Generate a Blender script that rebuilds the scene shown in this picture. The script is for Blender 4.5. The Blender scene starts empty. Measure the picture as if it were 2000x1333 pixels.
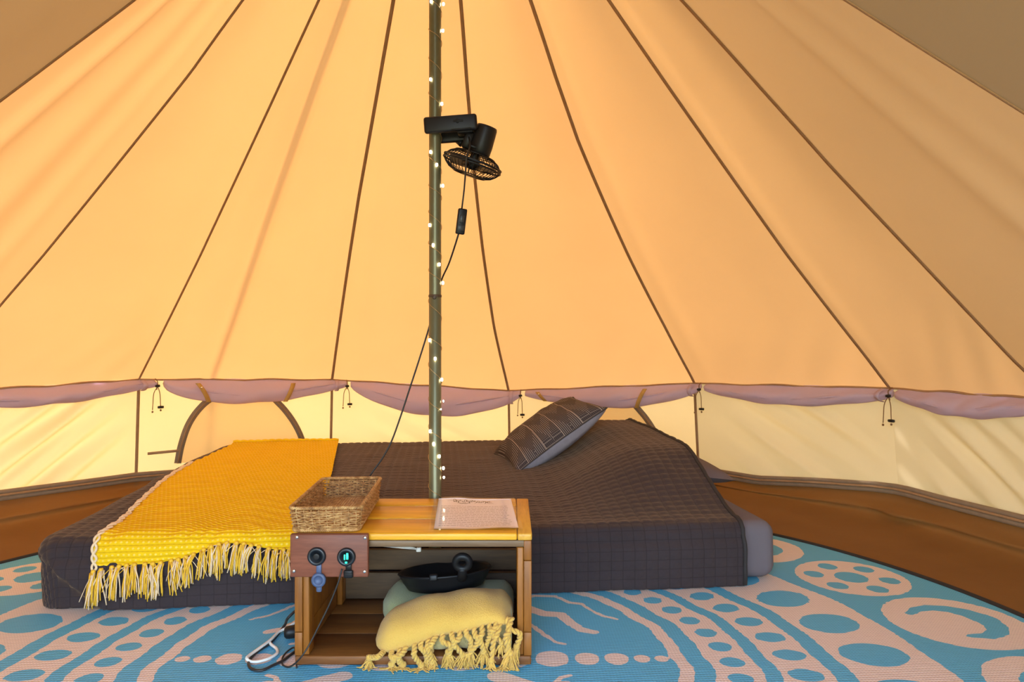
import bpy, bmesh, math, random
import numpy as np
from mathutils import Vector, Matrix
random.seed(7); RNG = np.random.default_rng(7)
C = bpy.context.scene.collection
S = bpy.context.scene

# ------------------------------------------------------------------ camera, light, exposure
FOC, HOR, EYE = 1333.0, 680.0, 0.69          # focal length and horizon row in 2000x1333 pixels, eye height in metres
cam_d = bpy.data.cameras.new('camera'); cam_d.sensor_width = 36; cam_d.lens = 36 * FOC / 2000
cam_d.shift_y = (HOR - 666.5) / 2000; cam_d.clip_start = 0.02
cam = bpy.data.objects.new('camera', cam_d); C.objects.link(cam)
cam.location = (0, 0, EYE); cam.rotation_euler = (math.pi / 2, 0, 0); S.camera = cam

W = bpy.data.worlds.new('sky'); S.world = W; W.use_nodes = True
wn = W.node_tree.nodes; wl = W.node_tree.links
bg = wn['Background']
sky = wn.new('ShaderNodeTexSky'); sky.sky_type = 'NISHITA'; sky.sun_disc = False
sky.sun_elevation = math.radians(52); sky.sun_rotation = math.radians(-26); sky.air_density = 1.2; sky.dust_density = 2.0
hsv = wn.new('ShaderNodeHueSaturation'); hsv.inputs['Saturation'].default_value = 0.95
wl.new(sky.outputs[0], hsv.inputs['Color']); wl.new(hsv.outputs[0], bg.inputs[0])
bg.inputs[1].default_value = 1.55
SUN_AZ, SUN_EL = math.radians(-42), math.radians(38)       # azimuth from the view direction, to the left
sd = bpy.data.lights.new('sun', 'SUN'); sd.energy = 16.5; sd.angle = math.radians(3.0); sd.color = (1, .98, .95)
sun = bpy.data.objects.new('sun', sd); C.objects.link(sun)
to_sun = Vector((math.sin(SUN_AZ) * math.cos(SUN_EL), math.cos(SUN_AZ) * math.cos(SUN_EL), math.sin(SUN_EL)))
sun.rotation_euler = to_sun.to_track_quat('Z', 'Y').to_euler(); sun.location = to_sun * 8
S.view_settings.view_transform = 'Standard'; S.view_settings.look = 'None'
S.view_settings.gamma = 1; S.view_settings.use_curve_mapping = False
S.view_settings.exposure = 0.72

# ------------------------------------------------------------------ helpers
def at(px, py, Y):                      # photo position at depth Y -> point
    return np.array([(px - 1000) / FOC * Y, Y, EYE - (py - HOR) / FOC * Y])
def floor_at(px, py, z=0.0):
    Y = FOC * (EYE - z) / (py - HOR); return np.array([(px - 1000) / FOC * Y, Y, z])
def sm(x, a, b):
    t = np.clip((np.asarray(x, float) - a) / (b - a), 0, 1); return t * t * (3 - 2 * t)

def mk(name, V, F, m, parent=None, smooth=True, uv=None):
    me = bpy.data.meshes.new(name)
    me.from_pydata([tuple(map(float, v)) for v in V], [], [tuple(map(int, f)) for f in F])
    if m: me.materials.append(m)
    if smooth: me.polygons.foreach_set('use_smooth', [True] * len(me.polygons))
    if uv is not None:
        l = me.uv_layers.new(name='UVMap'); vi = np.zeros(len(me.loops), int); me.loops.foreach_get('vertex_index', vi)
        l.data.foreach_set('uv', np.asarray(uv, float)[vi].ravel())
    me.update()
    o = bpy.data.objects.new(name, me); C.objects.link(o)
    if parent: o.parent = parent; o.matrix_parent_inverse = Matrix.Translation(-parent.location) @ Matrix()
    return o
def tag(o, label, cat, group=None, kind=None):
    o['label'] = label; o['category'] = cat
    if group: o['group'] = group
    if kind: o['kind'] = kind
    return o
def thing(name, label, cat, loc=(0, 0, 0), group=None):
    o = bpy.data.objects.new(name, None); o.location = tuple(map(float, loc)); C.objects.link(o); o.empty_display_size = .05
    return tag(o, label, cat, group)
def struct(name):
    o = bpy.data.objects.new(name, None); C.objects.link(o); o['kind'] = 'structure'; o.empty_display_size = .05
    return o

def join(parts):
    V, F, n = [], [], 0
    for v, f in parts:
        V.append(np.asarray(v, float)); F += [tuple(i + n for i in q) for q in f]; n += len(v)
    return np.concatenate(V), F
def grid_faces(nu, nv, wrap_u=False, wrap_v=False, flip=False):      # index = i*nv + j
    F = []
    for i in range(nu if wrap_u else nu - 1):
        for j in range(nv if wrap_v else nv - 1):
            a, b, c, d = i * nv + j, ((i + 1) % nu) * nv + j, ((i + 1) % nu) * nv + (j + 1) % nv, i * nv + (j + 1) % nv
            F.append((a, d, c, b) if flip else (a, b, c, d))
    return F
def smooth_path(P, n):
    P = np.asarray(P, float); k = len(P)
    t = np.concatenate([[0], np.cumsum(np.linalg.norm(np.diff(P, axis=0), axis=1) ** .6 + 1e-9)])
    Q = np.vstack([2 * P[0] - P[1], P, 2 * P[-1] - P[-2]]); tt = np.concatenate([[t[0] - (t[1] - t[0])], t, [t[-1] + t[-1] - t[-2]]])
    out = []
    for x in np.linspace(t[0], t[-1], n):
        i = min(max(np.searchsorted(t, x, 'right') - 1, 0), k - 2) + 1
        h = tt[i + 1] - tt[i]; u = (x - tt[i]) / h
        m0 = (Q[i + 1] - Q[i - 1]) / (tt[i + 1] - tt[i - 1]) * h; m1 = (Q[i + 2] - Q[i]) / (tt[i + 2] - tt[i]) * h
        out.append((2*u**3-3*u**2+1)*Q[i] + (u**3-2*u**2+u)*m0 + (-2*u**3+3*u**2)*Q[i+1] + (u**3-u**2)*m1)
    return np.array(out)
def tube(P, r, n=6, closed=False, flat=1.0, cap=True):
    P = np.asarray(P, float); k = len(P)
    T = np.roll(P, -1, 0) - np.roll(P, 1, 0)
    if not closed: T[0] = P[1] - P[0]; T[-1] = P[-1] - P[-2]
    T /= np.linalg.norm(T, axis=1)[:, None] + 1e-12
    up = np.array([0, 0, 1.0]) if abs(T[0][2]) < .9 else np.array([1.0, 0, 0])
    N = np.cross(T[0], up); N /= np.linalg.norm(N); V = []
    rr = np.broadcast_to(np.asarray(r, float), (k,))
    for i in range(k):
        N = N - T[i] * (N @ T[i]); N /= np.linalg.norm(N) + 1e-12; B = np.cross(T[i], N)
        for j in range(n):
            a = 2 * math.pi * j / n; V.append(P[i] + rr[i] * (N * math.cos(a) + B * math.sin(a) * flat))
    F = grid_faces(k, n, wrap_u=closed, wrap_v=True)
    if cap and not closed:
        F += [tuple(range(n)), tuple(range((k - 1) * n, k * n))[::-1]]
    return np.array(V), F
def lathe(prof, n=32, ax=Matrix()):
    V = [(r * math.cos(2*math.pi*j/n), r * math.sin(2*math.pi*j/n), z) for r, z in prof for j in range(n)]
    return xf(np.array(V), ax), grid_faces(len(prof), n, wrap_v=True)
def xf(V, M):
    M = np.array(M); return np.asarray(V) @ M[:3, :3].T + M[:3, 3]
def box(x0, x1, y0, y1, z0, z1, bev=.002, seg=1):
    bm = bmesh.new(); bmesh.ops.create_cube(bm, size=1)
    for v in bm.verts: v.co = ((x0+x1)/2 + v.co.x*(x1-x0), (y0+y1)/2 + v.co.y*(y1-y0), (z0+z1)/2 + v.co.z*(z1-z0))
    if bev: bmesh.ops.bevel(bm, geom=bm.edges[:], offset=bev, segments=seg, profile=.5, affect='EDGES')
    bm.verts.index_update(); V = np.array([v.co[:] for v in bm.verts]); F = [tuple(v.index for v in f.verts) for f in bm.faces]; bm.free()
    return V, F
def frame(origin, z, x=None):                       # matrix with local z along z
    z = Vector(z).normalized(); x = Vector(x or (1, 0, 0)); x = (x - z * x.dot(z)).normalized(); y = z.cross(x)
    M = Matrix((x, y, z)).transposed().to_4x4(); M.translation = Vector(origin); return M
def vnoise(x, y, seed=0):
    x = np.asarray(x, float); y = np.asarray(y, float)
    t = np.random.default_rng(seed).random((64, 64)); xi = np.floor(x).astype(int); yi = np.floor(y).astype(int)
    fx = x - xi; fy = y - yi; fx = fx*fx*(3-2*fx); fy = fy*fy*(3-2*fy); g = lambda a, b: t[a % 64, b % 64]
    return (g(xi,yi)*(1-fx)+g(xi+1,yi)*fx)*(1-fy) + (g(xi,yi+1)*(1-fx)+g(xi+1,yi+1)*fx)*fy - .5

# ------------------------------------------------------------------ materials
class NT:
    def __init__(s, name):
        s.m = bpy.data.materials.new(name); s.m.use_nodes = True; s.t = s.m.node_tree; s.n = s.t.nodes
        s.p = s.n['Principled BSDF']; s.out = s.n['Material Output']
    def add(s, typ, **kw):
        n = s.n.new(typ)
        for k, v in kw.items():
            if hasattr(n, k): setattr(n, k, v)
            else: n.inputs[k].default_value = v
        return n
    def link(s, a, b): s.t.links.new(a, b)
    def math(s, op, a, b=None, c=None):
        n = s.n.new('ShaderNodeMath'); n.operation = op
        for i, v in enumerate((a, b, c)):
            if v is None: continue
            if hasattr(v, 'links'): s.link(v, n.inputs[i])
            else: n.inputs[i].default_value = v
        return n.outputs[0]
    def mix(s, fac, a, b):
        n = s.n.new('ShaderNodeMix'); n.data_type = 'RGBA'
        for sock, v in ((n.inputs[0], fac), (n.inputs[6], a), (n.inputs[7], b)):
            if hasattr(v, 'links'): s.link(v, sock)
            else: sock.default_value = (*v, 1) if isinstance(v, tuple) and len(v) == 3 else v
        return n.outputs[2]
    def coord(s, kind='Object', scale=(1, 1, 1), rot=(0, 0, 0)):
        tc = s.n.new('ShaderNodeTexCoord'); mp = s.n.new('ShaderNodeMapping')
        mp.inputs['Scale'].default_value = scale; mp.inputs['Rotation'].default_value = rot
        s.link(tc.outputs[kind], mp.inputs[0]); return mp.outputs[0]
    def noise(s, vec, scale, detail=3, rough=.55):
        n = s.add('ShaderNodeTexNoise', Scale=scale, Detail=detail, Roughness=rough); s.link(vec, n.inputs['Vector']); return n.outputs[0]
    def bump(s, h, strength=.3, dist=.002):
        n = s.add('ShaderNodeBump', Strength=strength, Distance=dist); s.link(h, n.inputs['Height']); s.link(n.outputs[0], s.p.inputs['Normal']); return n.outputs[0]
    def col(s, c):
        if hasattr(c, 'links'): s.link(c, s.p.inputs['Base Color'])
        else: s.p.inputs['Base Color'].default_value = (*c, 1)
    def set(s, rough=None, metal=None, spec=None, sheen=None):
        if rough is not None: s.p.inputs['Roughness'].default_value = rough
        if metal is not None: s.p.inputs['Metallic'].default_value = metal
        if spec is not None: s.p.inputs['Specular IOR Level'].default_value = spec
        if sheen is not None: s.p.inputs['Sheen Weight'].default_value = sheen
    def ramp(s, f, *stops):
        n = s.n.new('ShaderNodeValToRGB'); s.link(f, n.inputs[0]); e = n.color_ramp.elements
        while len(e) < len(stops): e.new(.5)
        for el, (p, c) in zip(e, stops): el.position = p; el.color = (*c, 1)
        return n.outputs[0]

def plain(name, c, rough=.5, metal=0, spec=.5, var=.08, scale=40):
    m = NT(name); v = m.coord(); f = m.noise(v, scale)
    m.col(m.ramp(f, (.3, tuple(x*(1-var) for x in c)), (.7, tuple(min(1, x*(1+var)) for x in c)))); m.set(rough, metal, spec); return m.m
def cloth(name, c, trans, tcol, weave=900, rough=.95, tw=.5, var=.06):       # thin canvas: diffuse + translucent
    m = NT(name); v = m.coord(); w = m.noise(v, weave, 2, .7); big = m.noise(v, 3.0, 4)
    k = m.math('MULTIPLY_ADD', w, var, m.math('MULTIPLY_ADD', big, .10, .95 - var / 2))
    cc = m.mix(1.0, c, c); vm = m.n.new('ShaderNodeVectorMath'); vm.operation = 'SCALE'; m.link(cc, vm.inputs[0]); m.link(k, vm.inputs['Scale'])
    m.col(vm.outputs[0]); m.set(rough, spec=.1)
    tr = m.n.new('ShaderNodeBsdfTranslucent'); v2 = m.n.new('ShaderNodeVectorMath'); v2.operation = 'SCALE'; v2.inputs[0].default_value = tcol
    m.link(k, v2.inputs['Scale']); m.link(v2.outputs[0], tr.inputs[0])
    ms = m.n.new('ShaderNodeMixShader'); ms.inputs[0].default_value = trans
    m.link(m.p.outputs[0], ms.inputs[1]); m.link(tr.outputs[0], ms.inputs[2]); m.link(ms.outputs[0], m.out.inputs[0]); return m.m
def wood(name, c1, c2, axis=0, scale=1.0, rough=.4, dark=.55):
    m = NT(name); sc = [9*scale, 9*scale, 9*scale]; sc[axis] = .9*scale
    oi = m.n.new('ShaderNodeObjectInfo'); v = m.coord(scale=tuple(sc)); ad = m.n.new('ShaderNodeVectorMath'); ad.operation = 'ADD'
    m.link(v, ad.inputs[0]); rv = m.math('MULTIPLY', oi.outputs['Random'], 30.0); m.link(rv, ad.inputs[1])
    a = m.noise(ad.outputs[0], 3.0, 6, .65); b = m.noise(ad.outputs[0], 22.0, 3, .6)
    f = m.math('ADD', m.math('MULTIPLY', a, .75), m.math('MULTIPLY', b, .25))
    c = m.ramp(f, (.28, tuple(x*dark for x in c1)), (.45, c1), (.62, c2), (.75, tuple(x*.8 for x in c1)))
    m.col(c); m.set(rough, spec=.4); m.bump(f, .25, .002); return m.m

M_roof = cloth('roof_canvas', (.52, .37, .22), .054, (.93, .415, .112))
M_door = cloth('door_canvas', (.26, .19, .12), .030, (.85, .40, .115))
M_wall = cloth('wall_canvas', (.60, .50, .34), .059, (.95, .57, .18))
M_window = cloth('window_canvas', (.66, .52, .36), .72, (.97, .84, .66))
M_net = cloth('mauve_mesh', (.66, .54, .64), .40, (.78, .60, .70), weave=1600)
M_tape = plain('brown_seam_tape', (.34, .19, .085), .9)
M_band = plain('brown_band', (.25, .17, .10), .9)
M_strap = plain('tan_strap', (.42, .24, .055), .8)
M_black = plain('black_plastic', (.010, .009, .009), .42, 0, .3)
M_iron = plain('cast_iron', (.008, .008, .009), .45, 0, .3)
M_chrome = plain('screw_steel', (.75, .73, .72), .25, 1)
M_bluecap = plain('blue_grey_plastic', (.06, .085, .16), .5)
M_cordblack = plain('black_cord', (.016, .014, .014), .5)
M_cordwhite = plain('white_cord', (.72, .68, .62), .5)
M_cordtie = plain('brown_cord', (.20, .10, .045), .9)
M_wire = plain('copper_wire', (.55, .36, .16), .35, .8)

m = NT('groundsheet_brown'); v = m.coord(scale=(1, 1, 3)); f = m.noise(v, 5, 5); g = m.noise(m.coord(), 700, 2)
m.col(m.mix(f, (.21, .090, .022), (.29, .135, .036))); m.set(.75, spec=.25); m.bump(m.math('ADD', f, m.math('MULTIPLY', g, .08)), .5, .006)
tr = m.n.new('ShaderNodeBsdfTranslucent'); tr.inputs[0].default_value = (.42, .13, .02, 1); ms = m.n.new('ShaderNodeMixShader'); ms.inputs[0].default_value = .16
m.link(m.p.outputs[0], ms.inputs[1]); m.link(tr.outputs[0], ms.inputs[2]); m.link(ms.outputs[0], m.out.inputs[0]); M_ground = m.m

m = NT('grass_ground'); m.col(m.mix(m.noise(m.coord(), 6, 5), (.10, .12, .035), (.30, .26, .12))); m.set(.95, spec=.1); M_grass = m.m

m = NT('pole_steel')                                    # olive grey galvanised tube
v = m.coord(scale=(1, 1, .3)); m.col(m.mix(m.noise(v, 20, 4), (.13, .125, .065), (.18, .165, .09))); m.set(.38, .45); M_pole = m.m

m = NT('bulb_glow'); m.col((1, .9, .7)); m.p.inputs['Emission Color'].default_value = (1, .86, .60, 1); m.p.inputs['Emission Strength'].default_value = 14; M_bulb = m.m
m = NT('green_led'); m.col((.02, .3, .2)); m.p.inputs['Emission Color'].default_value = (.02, .75, .42, 1); m.p.inputs['Emission Strength'].default_value = 1.1; M_led = m.m

# ------------------------------------------------------------------ the tent: pole axis, seams
PX, PY, ZA, ZW, R0 = -.208, 1.885, 2.35, .53, 1.9
# each roof seam: angle round the pole (degrees, 0 = straight ahead, + to the right) at fractions of the slope
SEAMS = [
    ('door', [(0, (PX, PY, ZA)), (.5, (-.05, -.30, 1.80)), (1, (-1.22, -.22, .53))], 1.0),
    (-99, [(.3, -97.6), (.415, -97.9), (.495, -98.9), (.574, -99.6), (1, -101)], 1.0),
    (-74, [(.2, -73.9), (.33, -73.7), (.437, -72.9), (.537, -73.3), (.74, -74.0), (.83, -74.5), (1, -74.8)], 1.0),
    (-51, [(.2, -51), (.29, -51), (.44, -50.8), (.71, -50.8), (1, -51.3)], .99),
    (-24, [(.2, -23.8), (.26, -23.8), (.56, -24), (.68, -23.8), (1, -23.2)], 1.005),
    (4, [(.2, 3.9), (.25, 3.7), (.36, 3.2), (.52, 3.0), (.65, 3.3), (.85, 4.1), (1, 5.2), (1.05, 5.5)], 1.045),
    (34, [(.2, 32.9), (.26, 32.7), (.37, 31.6), (.47, 31.4), (.69, 33.2), (.85, 34.8), (1, 36.0)], 1.01),
    (63, [(.2, 62.1), (.305, 62.1), (.43, 62.2), (.72, 62.8), (.93, 64), (1, 64.2)], 1.0),
    (84, [(.25, 86), (.37, 85.0), (.5, 83.6), (.615, 82.8), (.93, 82.8), (1, 83.3)], 1.0),
    (122, [(.4, 123), (.54, 122.8), (.6, 122.4), (.68, 122.2), (1, 122)], 1.0),
    ('door', [(0, (PX, PY, ZA)), (.5, (.05, -.32, 1.80)), (1, (.86, -.34, .53))], 1.0)]      # the legs of the open A-frame doorway
def seam(k, t):                        # point on seam k, t = 0 apex .. 1 eave
    nm, prof, tm = SEAMS[k]; t = np.asarray(t, float) * tm
    if nm == 'door':
        return np.stack([np.interp(t, [p[0] for p in prof], [p[1][i] for p in prof]) for i in range(3)], -1)
    th = np.radians(np.interp(t, [p[0] for p in prof], [p[1] for p in prof])); r = R0 * t
    return np.stack([PX + r*np.sin(th), PY + r*np.cos(th), ZA + (ZW - ZA)*t], -1)
NS = len(SEAMS)
corner = [seam(k, 1.0) for k in range(NS)]

# folds in the roof canvas, per panel: (position across at top, at eave, half width across, depth in metres)
FOLDS = {1: [(.30, .22, .06, .030), (.62, .55, .10, .028), (.85, .80, .05, .012)],
         0: [(.80, .80, .05, .05), (.9, .9, .03, .03)],
         2: [(.9, .93, .10, -.010)], 3: [(.47, .30, .030, .017), (.93, .9, .06, -.010), (.10, .06, .05, -.008)],
         4: [(.10, .10, .06, -.010)], 6: [(.08, .12, .05, .010)], 7: [(.10, .06, .06, .010)],
         8: [(.55, .62, .06, .022), (.8, .8, .05, .012)], 9: [(.3, .3, .1, .03)]}
ceiling = struct('ceiling')
nu, nv = 41, 61
for k in range(NS - 1):
    t = np.linspace(.02, 1, nv)[None, :]; s = np.linspace(0, 1, nu)[:, None]
    A, B = seam(k, t[0]), seam(k + 1, t[0])
    P = A[None] * (1 - s[..., None]) + B[None] * s[..., None]
    tan = (B - A) / (np.linalg.norm(B - A, axis=1)[:, None] + 1e-9); slope = np.gradient((A + B) / 2, axis=0); slope /= np.linalg.norm(slope, axis=1)[:, None]
    N = np.cross(tan, slope); N *= np.sign((N @ np.array([0, 0, -1.0])))[:, None]          # inwards
    S_, T_ = np.broadcast_to(s, (nu, nv)), np.broadcast_to(t, (nu, nv))
    belt = np.sin(np.pi * S_) * np.sin(np.pi * np.clip(T_, 0, 1)) ** .7
    d = -.030 * belt + .006 * vnoise(S_ * 3 + 9 * k, T_ * 2.5, k) * belt
    for (s0, s1, w, dep) in FOLDS.get(k, ()):
        c = s0 + (s1 - s0) * T_ + .012 * np.sin(5 * T_ + k); d = d + dep * np.exp(-((S_ - c) / w) ** 2) * T_ * sm(T_, 0, .3) * (1 - .6 * sm(T_, .85, 1)) * np.sin(np.pi*S_)**.5
    low = sm(T_, .80, .97) * (1 - sm(T_, .98, 1.0))                                         # pulls towards the right-hand corner peg
    d = d + .006 * low * np.sin(26 * (1 - S_) + 60 * (1 - T_)) * np.exp(-(1 - S_) * 2.5) * np.sin(np.pi*S_)**.4
    P = P + N[None] * d[..., None]
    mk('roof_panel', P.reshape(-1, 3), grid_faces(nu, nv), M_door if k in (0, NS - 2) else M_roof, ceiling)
def ribbon(P, side, w, inw, off=.003):
    P = np.asarray(P); side = side / np.linalg.norm(side, axis=1)[:, None]; q = P + inw * off
    V = np.concatenate([q - side*w/2, q + side*w/2, q + side*w/2 + inw*.0015, q - side*w/2 + inw*.0015]); n = len(P); F = []
    for i in range(n - 1):
        for a in range(4): b = (a + 1) % 4; F.append((a*n + i, a*n + i + 1, b*n + i + 1, b*n + i))
    return V, F
for k in range(NS):
    t = np.linspace(.04, 1, 60); P = seam(k, t); th = np.arctan2(P[:, 0] - PX, P[:, 1] - PY)
    side = np.stack([np.cos(th), -np.sin(th), 0*th], -1); inw = np.stack([-np.sin(th)*.69, -np.cos(th)*.69, -.72 + 0*th], -1)
    mk('seam_tape', *ribbon(P, side, .0085 if k < 4 else (.013 if k < 9 else .007), inw, .002), M_tape, ceiling)
for k in range(NS - 1):                                                               # dark hem along the eave
    P = np.array([corner[k]*(1-s) + corner[k+1]*s + [0, 0, .004*math.sin(17*s + k)*math.sin(math.pi*s)] for s in np.linspace(0, 1, 25)])
    ctr = np.array([PX, PY, 0]); inw = (ctr - P) * [1, 1, 0]; inw /= np.linalg.norm(inw, axis=1)[:, None]
    mk('eave_hem', *tube(P + inw*.006, .0045, 6), M_tape, ceiling)

a0, a1 = seam(3, .05)*.5 + seam(4, .05)*.5, seam(3, 1.0)*.68 + seam(4, 1.0)*.32
go = np.array([math.sin(math.radians(-38))*.7, math.cos(math.radians(-38))*.7, .72])
gp = np.array([a0*(1-f) + (a0 + (a1 - a0)*1.9 + [0, 0, .0])*f + go*(.10 + .62*f) for f in np.linspace(0, 1, 40)]); gp = gp[gp[:, 2] > -.03]
streak_rope = mk('streak_shadow_rope', *tube(gp, .013, 8), plain('rope_tan', (.35, .28, .17), .9)); streak_rope.parent = ceiling  # unseen rope added outside the canvas to cast the soft streak on the roof

# ---- walls (canvas below the eave), groundsheet rim with its zip band
BASE_R = 1.035
def wall_pt(k, s, z):
    c = corner[k]*(1-s) + corner[k+1]*s
    f = 1 + (BASE_R - 1) * np.clip((c[2] - z) / c[2], 0, 1)
    return np.array([PX + (c[0]-PX)*f, PY + (c[1]-PY)*f, z]), c
band_px = [(0, 955), (142, 945), (252, 933), (1426, 923), (1537, 933), (1651, 942), (1713, 956), (1756, 971), (1860, 987), (2000, 1013)]
def zband(th):
    return np.interp(th, [-180, -80, -75, -58, -46, 38, 46, 54, 62, 66, 70, 84, 180],
                     [.12, .12, .120, .098, .085, .055, .055, .085, .108, .112, .108, .105, .12])
def side_of(k):
    return 'left' if k < 3 else ('back' if k < 6 else 'right')
walls = {}
for k in range(NS - 1):
    w = walls.setdefault(side_of(k), None) or struct('wall_' + side_of(k)); walls[side_of(k)] = w
    nu, nv = 131, 61; V = []
    ctr = np.array([PX, PY, 0])
    left = k <= 2
    for i in range(nu):
        s = i / (nu - 1)
        for j in range(nv):
            q = j / (nv - 1); z = corner[k][2]*(1-s) + corner[k+1][2]*s; zz = z * (1 - q)
            p, c = wall_pt(k, s, zz); n = (ctr - p) * [1, 1, 0]; n /= np.linalg.norm(n)
            u = (s if not left else 1 - s) * .85; dg = u*.62 - zz*-.78     # diagonal coordinate across the folds
            dg = u * .55 + zz * .83
            d = .010 * np.sin(dg*52 + 1.5*math.sin(dg*9 + k)) * (.35 + .65*abs(math.sin(dg*13 + k*2))) + .0016*math.sin(dg*111 + k + 2*math.sin(s*5))
            d *= 1.7
            if k in (3, 5): d *= .18
            if k == 4: d *= .6
            d = -.02*math.sin(math.pi*s)*math.sin(math.pi*q) + d * (1.9 if k == 2 else 1)*float(sm(s, 0, .45))*float(sm(1 - s, 0, .12)) * math.sin(math.pi*s)**1.2 * math.sin(math.pi*min(q+.02, 1))**.4
            V.append(p + n*d)
    mk('wall_panel', V, grid_faces(nu, nv), M_wall, w)
for k in (3, 4, 5, 6):                                                                  # stitched seams down the wall corners
    zz = np.linspace(corner[k][2] - .005, .03, 20); P = np.array([wall_pt(k, 0, z)[0] for z in zz])
    if k == 3: P[:, 0] += np.linspace(0, .012, 20)
    th = math.atan2(P[0][0] - PX, P[0][1] - PY); inw = np.tile([-math.sin(th), -math.cos(th), 0], (20, 1)); side = np.tile([math.cos(th), -math.sin(th), 0], (20, 1))
    mk('seam_tape', *ribbon(P, side, .013, inw, .004), M_tape, walls[side_of(k - 1 if k == 6 else k)])

def rim_ring(prof, n_per=24):           # prof(th) -> list of (scale about pole of the wall line, z)
    rows = []
    for k in range(NS - 1):
        for i in range(n_per if k < NS - 2 else n_per + 1):
            s = i / n_per; p, c = wall_pt(k, s, .03); th = math.degrees(math.atan2(c[0]-PX, c[1]-PY))
            rows.append([np.array([PX + (p[0]-PX)*f, PY + (p[1]-PY)*f, z]) for f, z in prof(th, k + s)])
    return np.array(rows)
def rim_prof(th, ks):
    zb = zband(th); b = .010*math.sin(ks*9) * 1; w = .006*math.sin(ks*23)
    fold = .02*math.exp(-((th - 66)/2.5)**2)
    return [(.992, zb + .01), (.988, zb), (.986 + b*.3, zb*.80), (.978 + b*.5, zb*.60), (.962 - fold + b*.5, zb*.47), (.958 - fold*1.3, zb*.40), (.966 - fold*.5, zb*.31), (.950 + w*.5, .016 + abs(w)*.6), (.925, .006 + abs(w)*.6), (.88, .002)]
rows = rim_ring(rim_prof)
n0, n1 = rows.shape[:2]; V = rows.reshape(-1, 3); F = grid_faces(n0, n1)
ci = len(V); V = np.vstack([V, [[PX, PY, 0.0]]]); F += [(i*n1 + n1-1, (i+1)*n1 + n1-1, ci) for i in range(n0 - 1)] + [((n0-1)*n1+n1-1, n1-1, ci)]
floor = mk('floor', V, F, M_ground); floor['kind'] = 'structure'
trim = struct('trim_1')
def mud(lo, hi, out):
    return rim_ring(lambda th, ks: [(out - .004, zband(th) + lo), (out - .010, zband(th) + lo + .001), (out - .011, zband(th) + (lo+hi)/2), (out - .010, zband(th) + hi - .001), (out - .003, zband(th) + hi)])
for nm, lo, hi, out, mt in (('band_tape', -.006, .014, .990, M_band), ('zip_tape', .012, .022, .987, M_tape), ('band_tape', .020, .036, .990, M_band)):
    r = mud(lo, hi, out); mk(nm, r.reshape(-1, 3), grid_faces(*r.shape[:2]), mt, trim)
gd = [(6.0*math.cos(a), PY + 6.0*math.sin(a), -.03) for a in np.linspace(0, 2*math.pi, 49)[:-1]]
g = mk('ground', gd, [tuple(range(48))], M_grass); g['kind'] = 'structure'

# ---- half-moon windows in two wall panels
def on_wall(px, py, k, off=.0):
    # point on wall panel k seen at (px, py): walk the ray until it meets the plane of the panel
    a, b = wall_pt(k, 0, .1)[0], wall_pt(k, 1, .1)[0]; c = wall_pt(k, 0, .4)[0]; n = np.cross(b - a, c - a); n /= np.linalg.norm(n)
    o = np.array([0, 0, EYE]); d = at(px, py, 1.0) - o; t = ((a - o) @ n) / (d @ n); p = o + d*t
    inw = np.array([PX, PY, p[2]]) - p; inw /= np.linalg.norm(inw)
    return p + inw*off
for idx, (k, arch) in enumerate(((3, [(345, 905), (352, 870), (366, 830), (388, 798), (415, 777), (470, 762), (520, 770), (545, 790), (566, 815), (580, 838), (590, 862), (596, 890)]),
                                 (5, [(1056, 880), (1060, 850), (1072, 824), (1095, 800), (1125, 784), (1180, 772), (1230, 784), (1254, 806), (1272, 830), (1284, 852), (1292, 880)]))):
    w = struct('window_%d' % (idx + 1))
    P = smooth_path([on_wall(x, y, k, .012) for x, y in arch], 60)
    q = P + (np.array([P.mean(0)]) - P)*.01
    mid = P.mean(0); inw = np.array([PX, PY, mid[2]]) - mid; inw /= np.linalg.norm(inw)
    T = np.gradient(P, axis=0); side = np.cross(T, inw)
    base = [P[0]*(1-s) + P[-1]*s for s in np.linspace(0, 1, 30)]
    # the window flap: fan between arch and its base
    n = len(P); rowsw = np.array([[P[i]*(1-f) + (P[0]*(1-i/(n-1)) + P[-1]*i/(n-1))*f - inw*.010 for f in np.linspace(0, 1, 12)] for i in range(n)])
    mk('window_flap', rowsw.reshape(-1, 3), grid_faces(n, 12), M_window, w)
    mk('zip_tape', *ribbon(P, side, .030, np.tile(inw, (n, 1)), .0), M_band, w)
    mk('zip', *tube(P + inw*.004, .0035, 6), M_tape, w)
    if idx == 0:
        B = np.array([on_wall(285 + (346-285)*s, 886 - 6*s, k, .018) for s in np.linspace(0, 1, 8)])
        mk('sill_tape', *ribbon(B, np.tile([0, 0, 1.0], (8, 1)), .012, np.tile(inw, (8, 1)), .0), M_tape, w)

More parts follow.
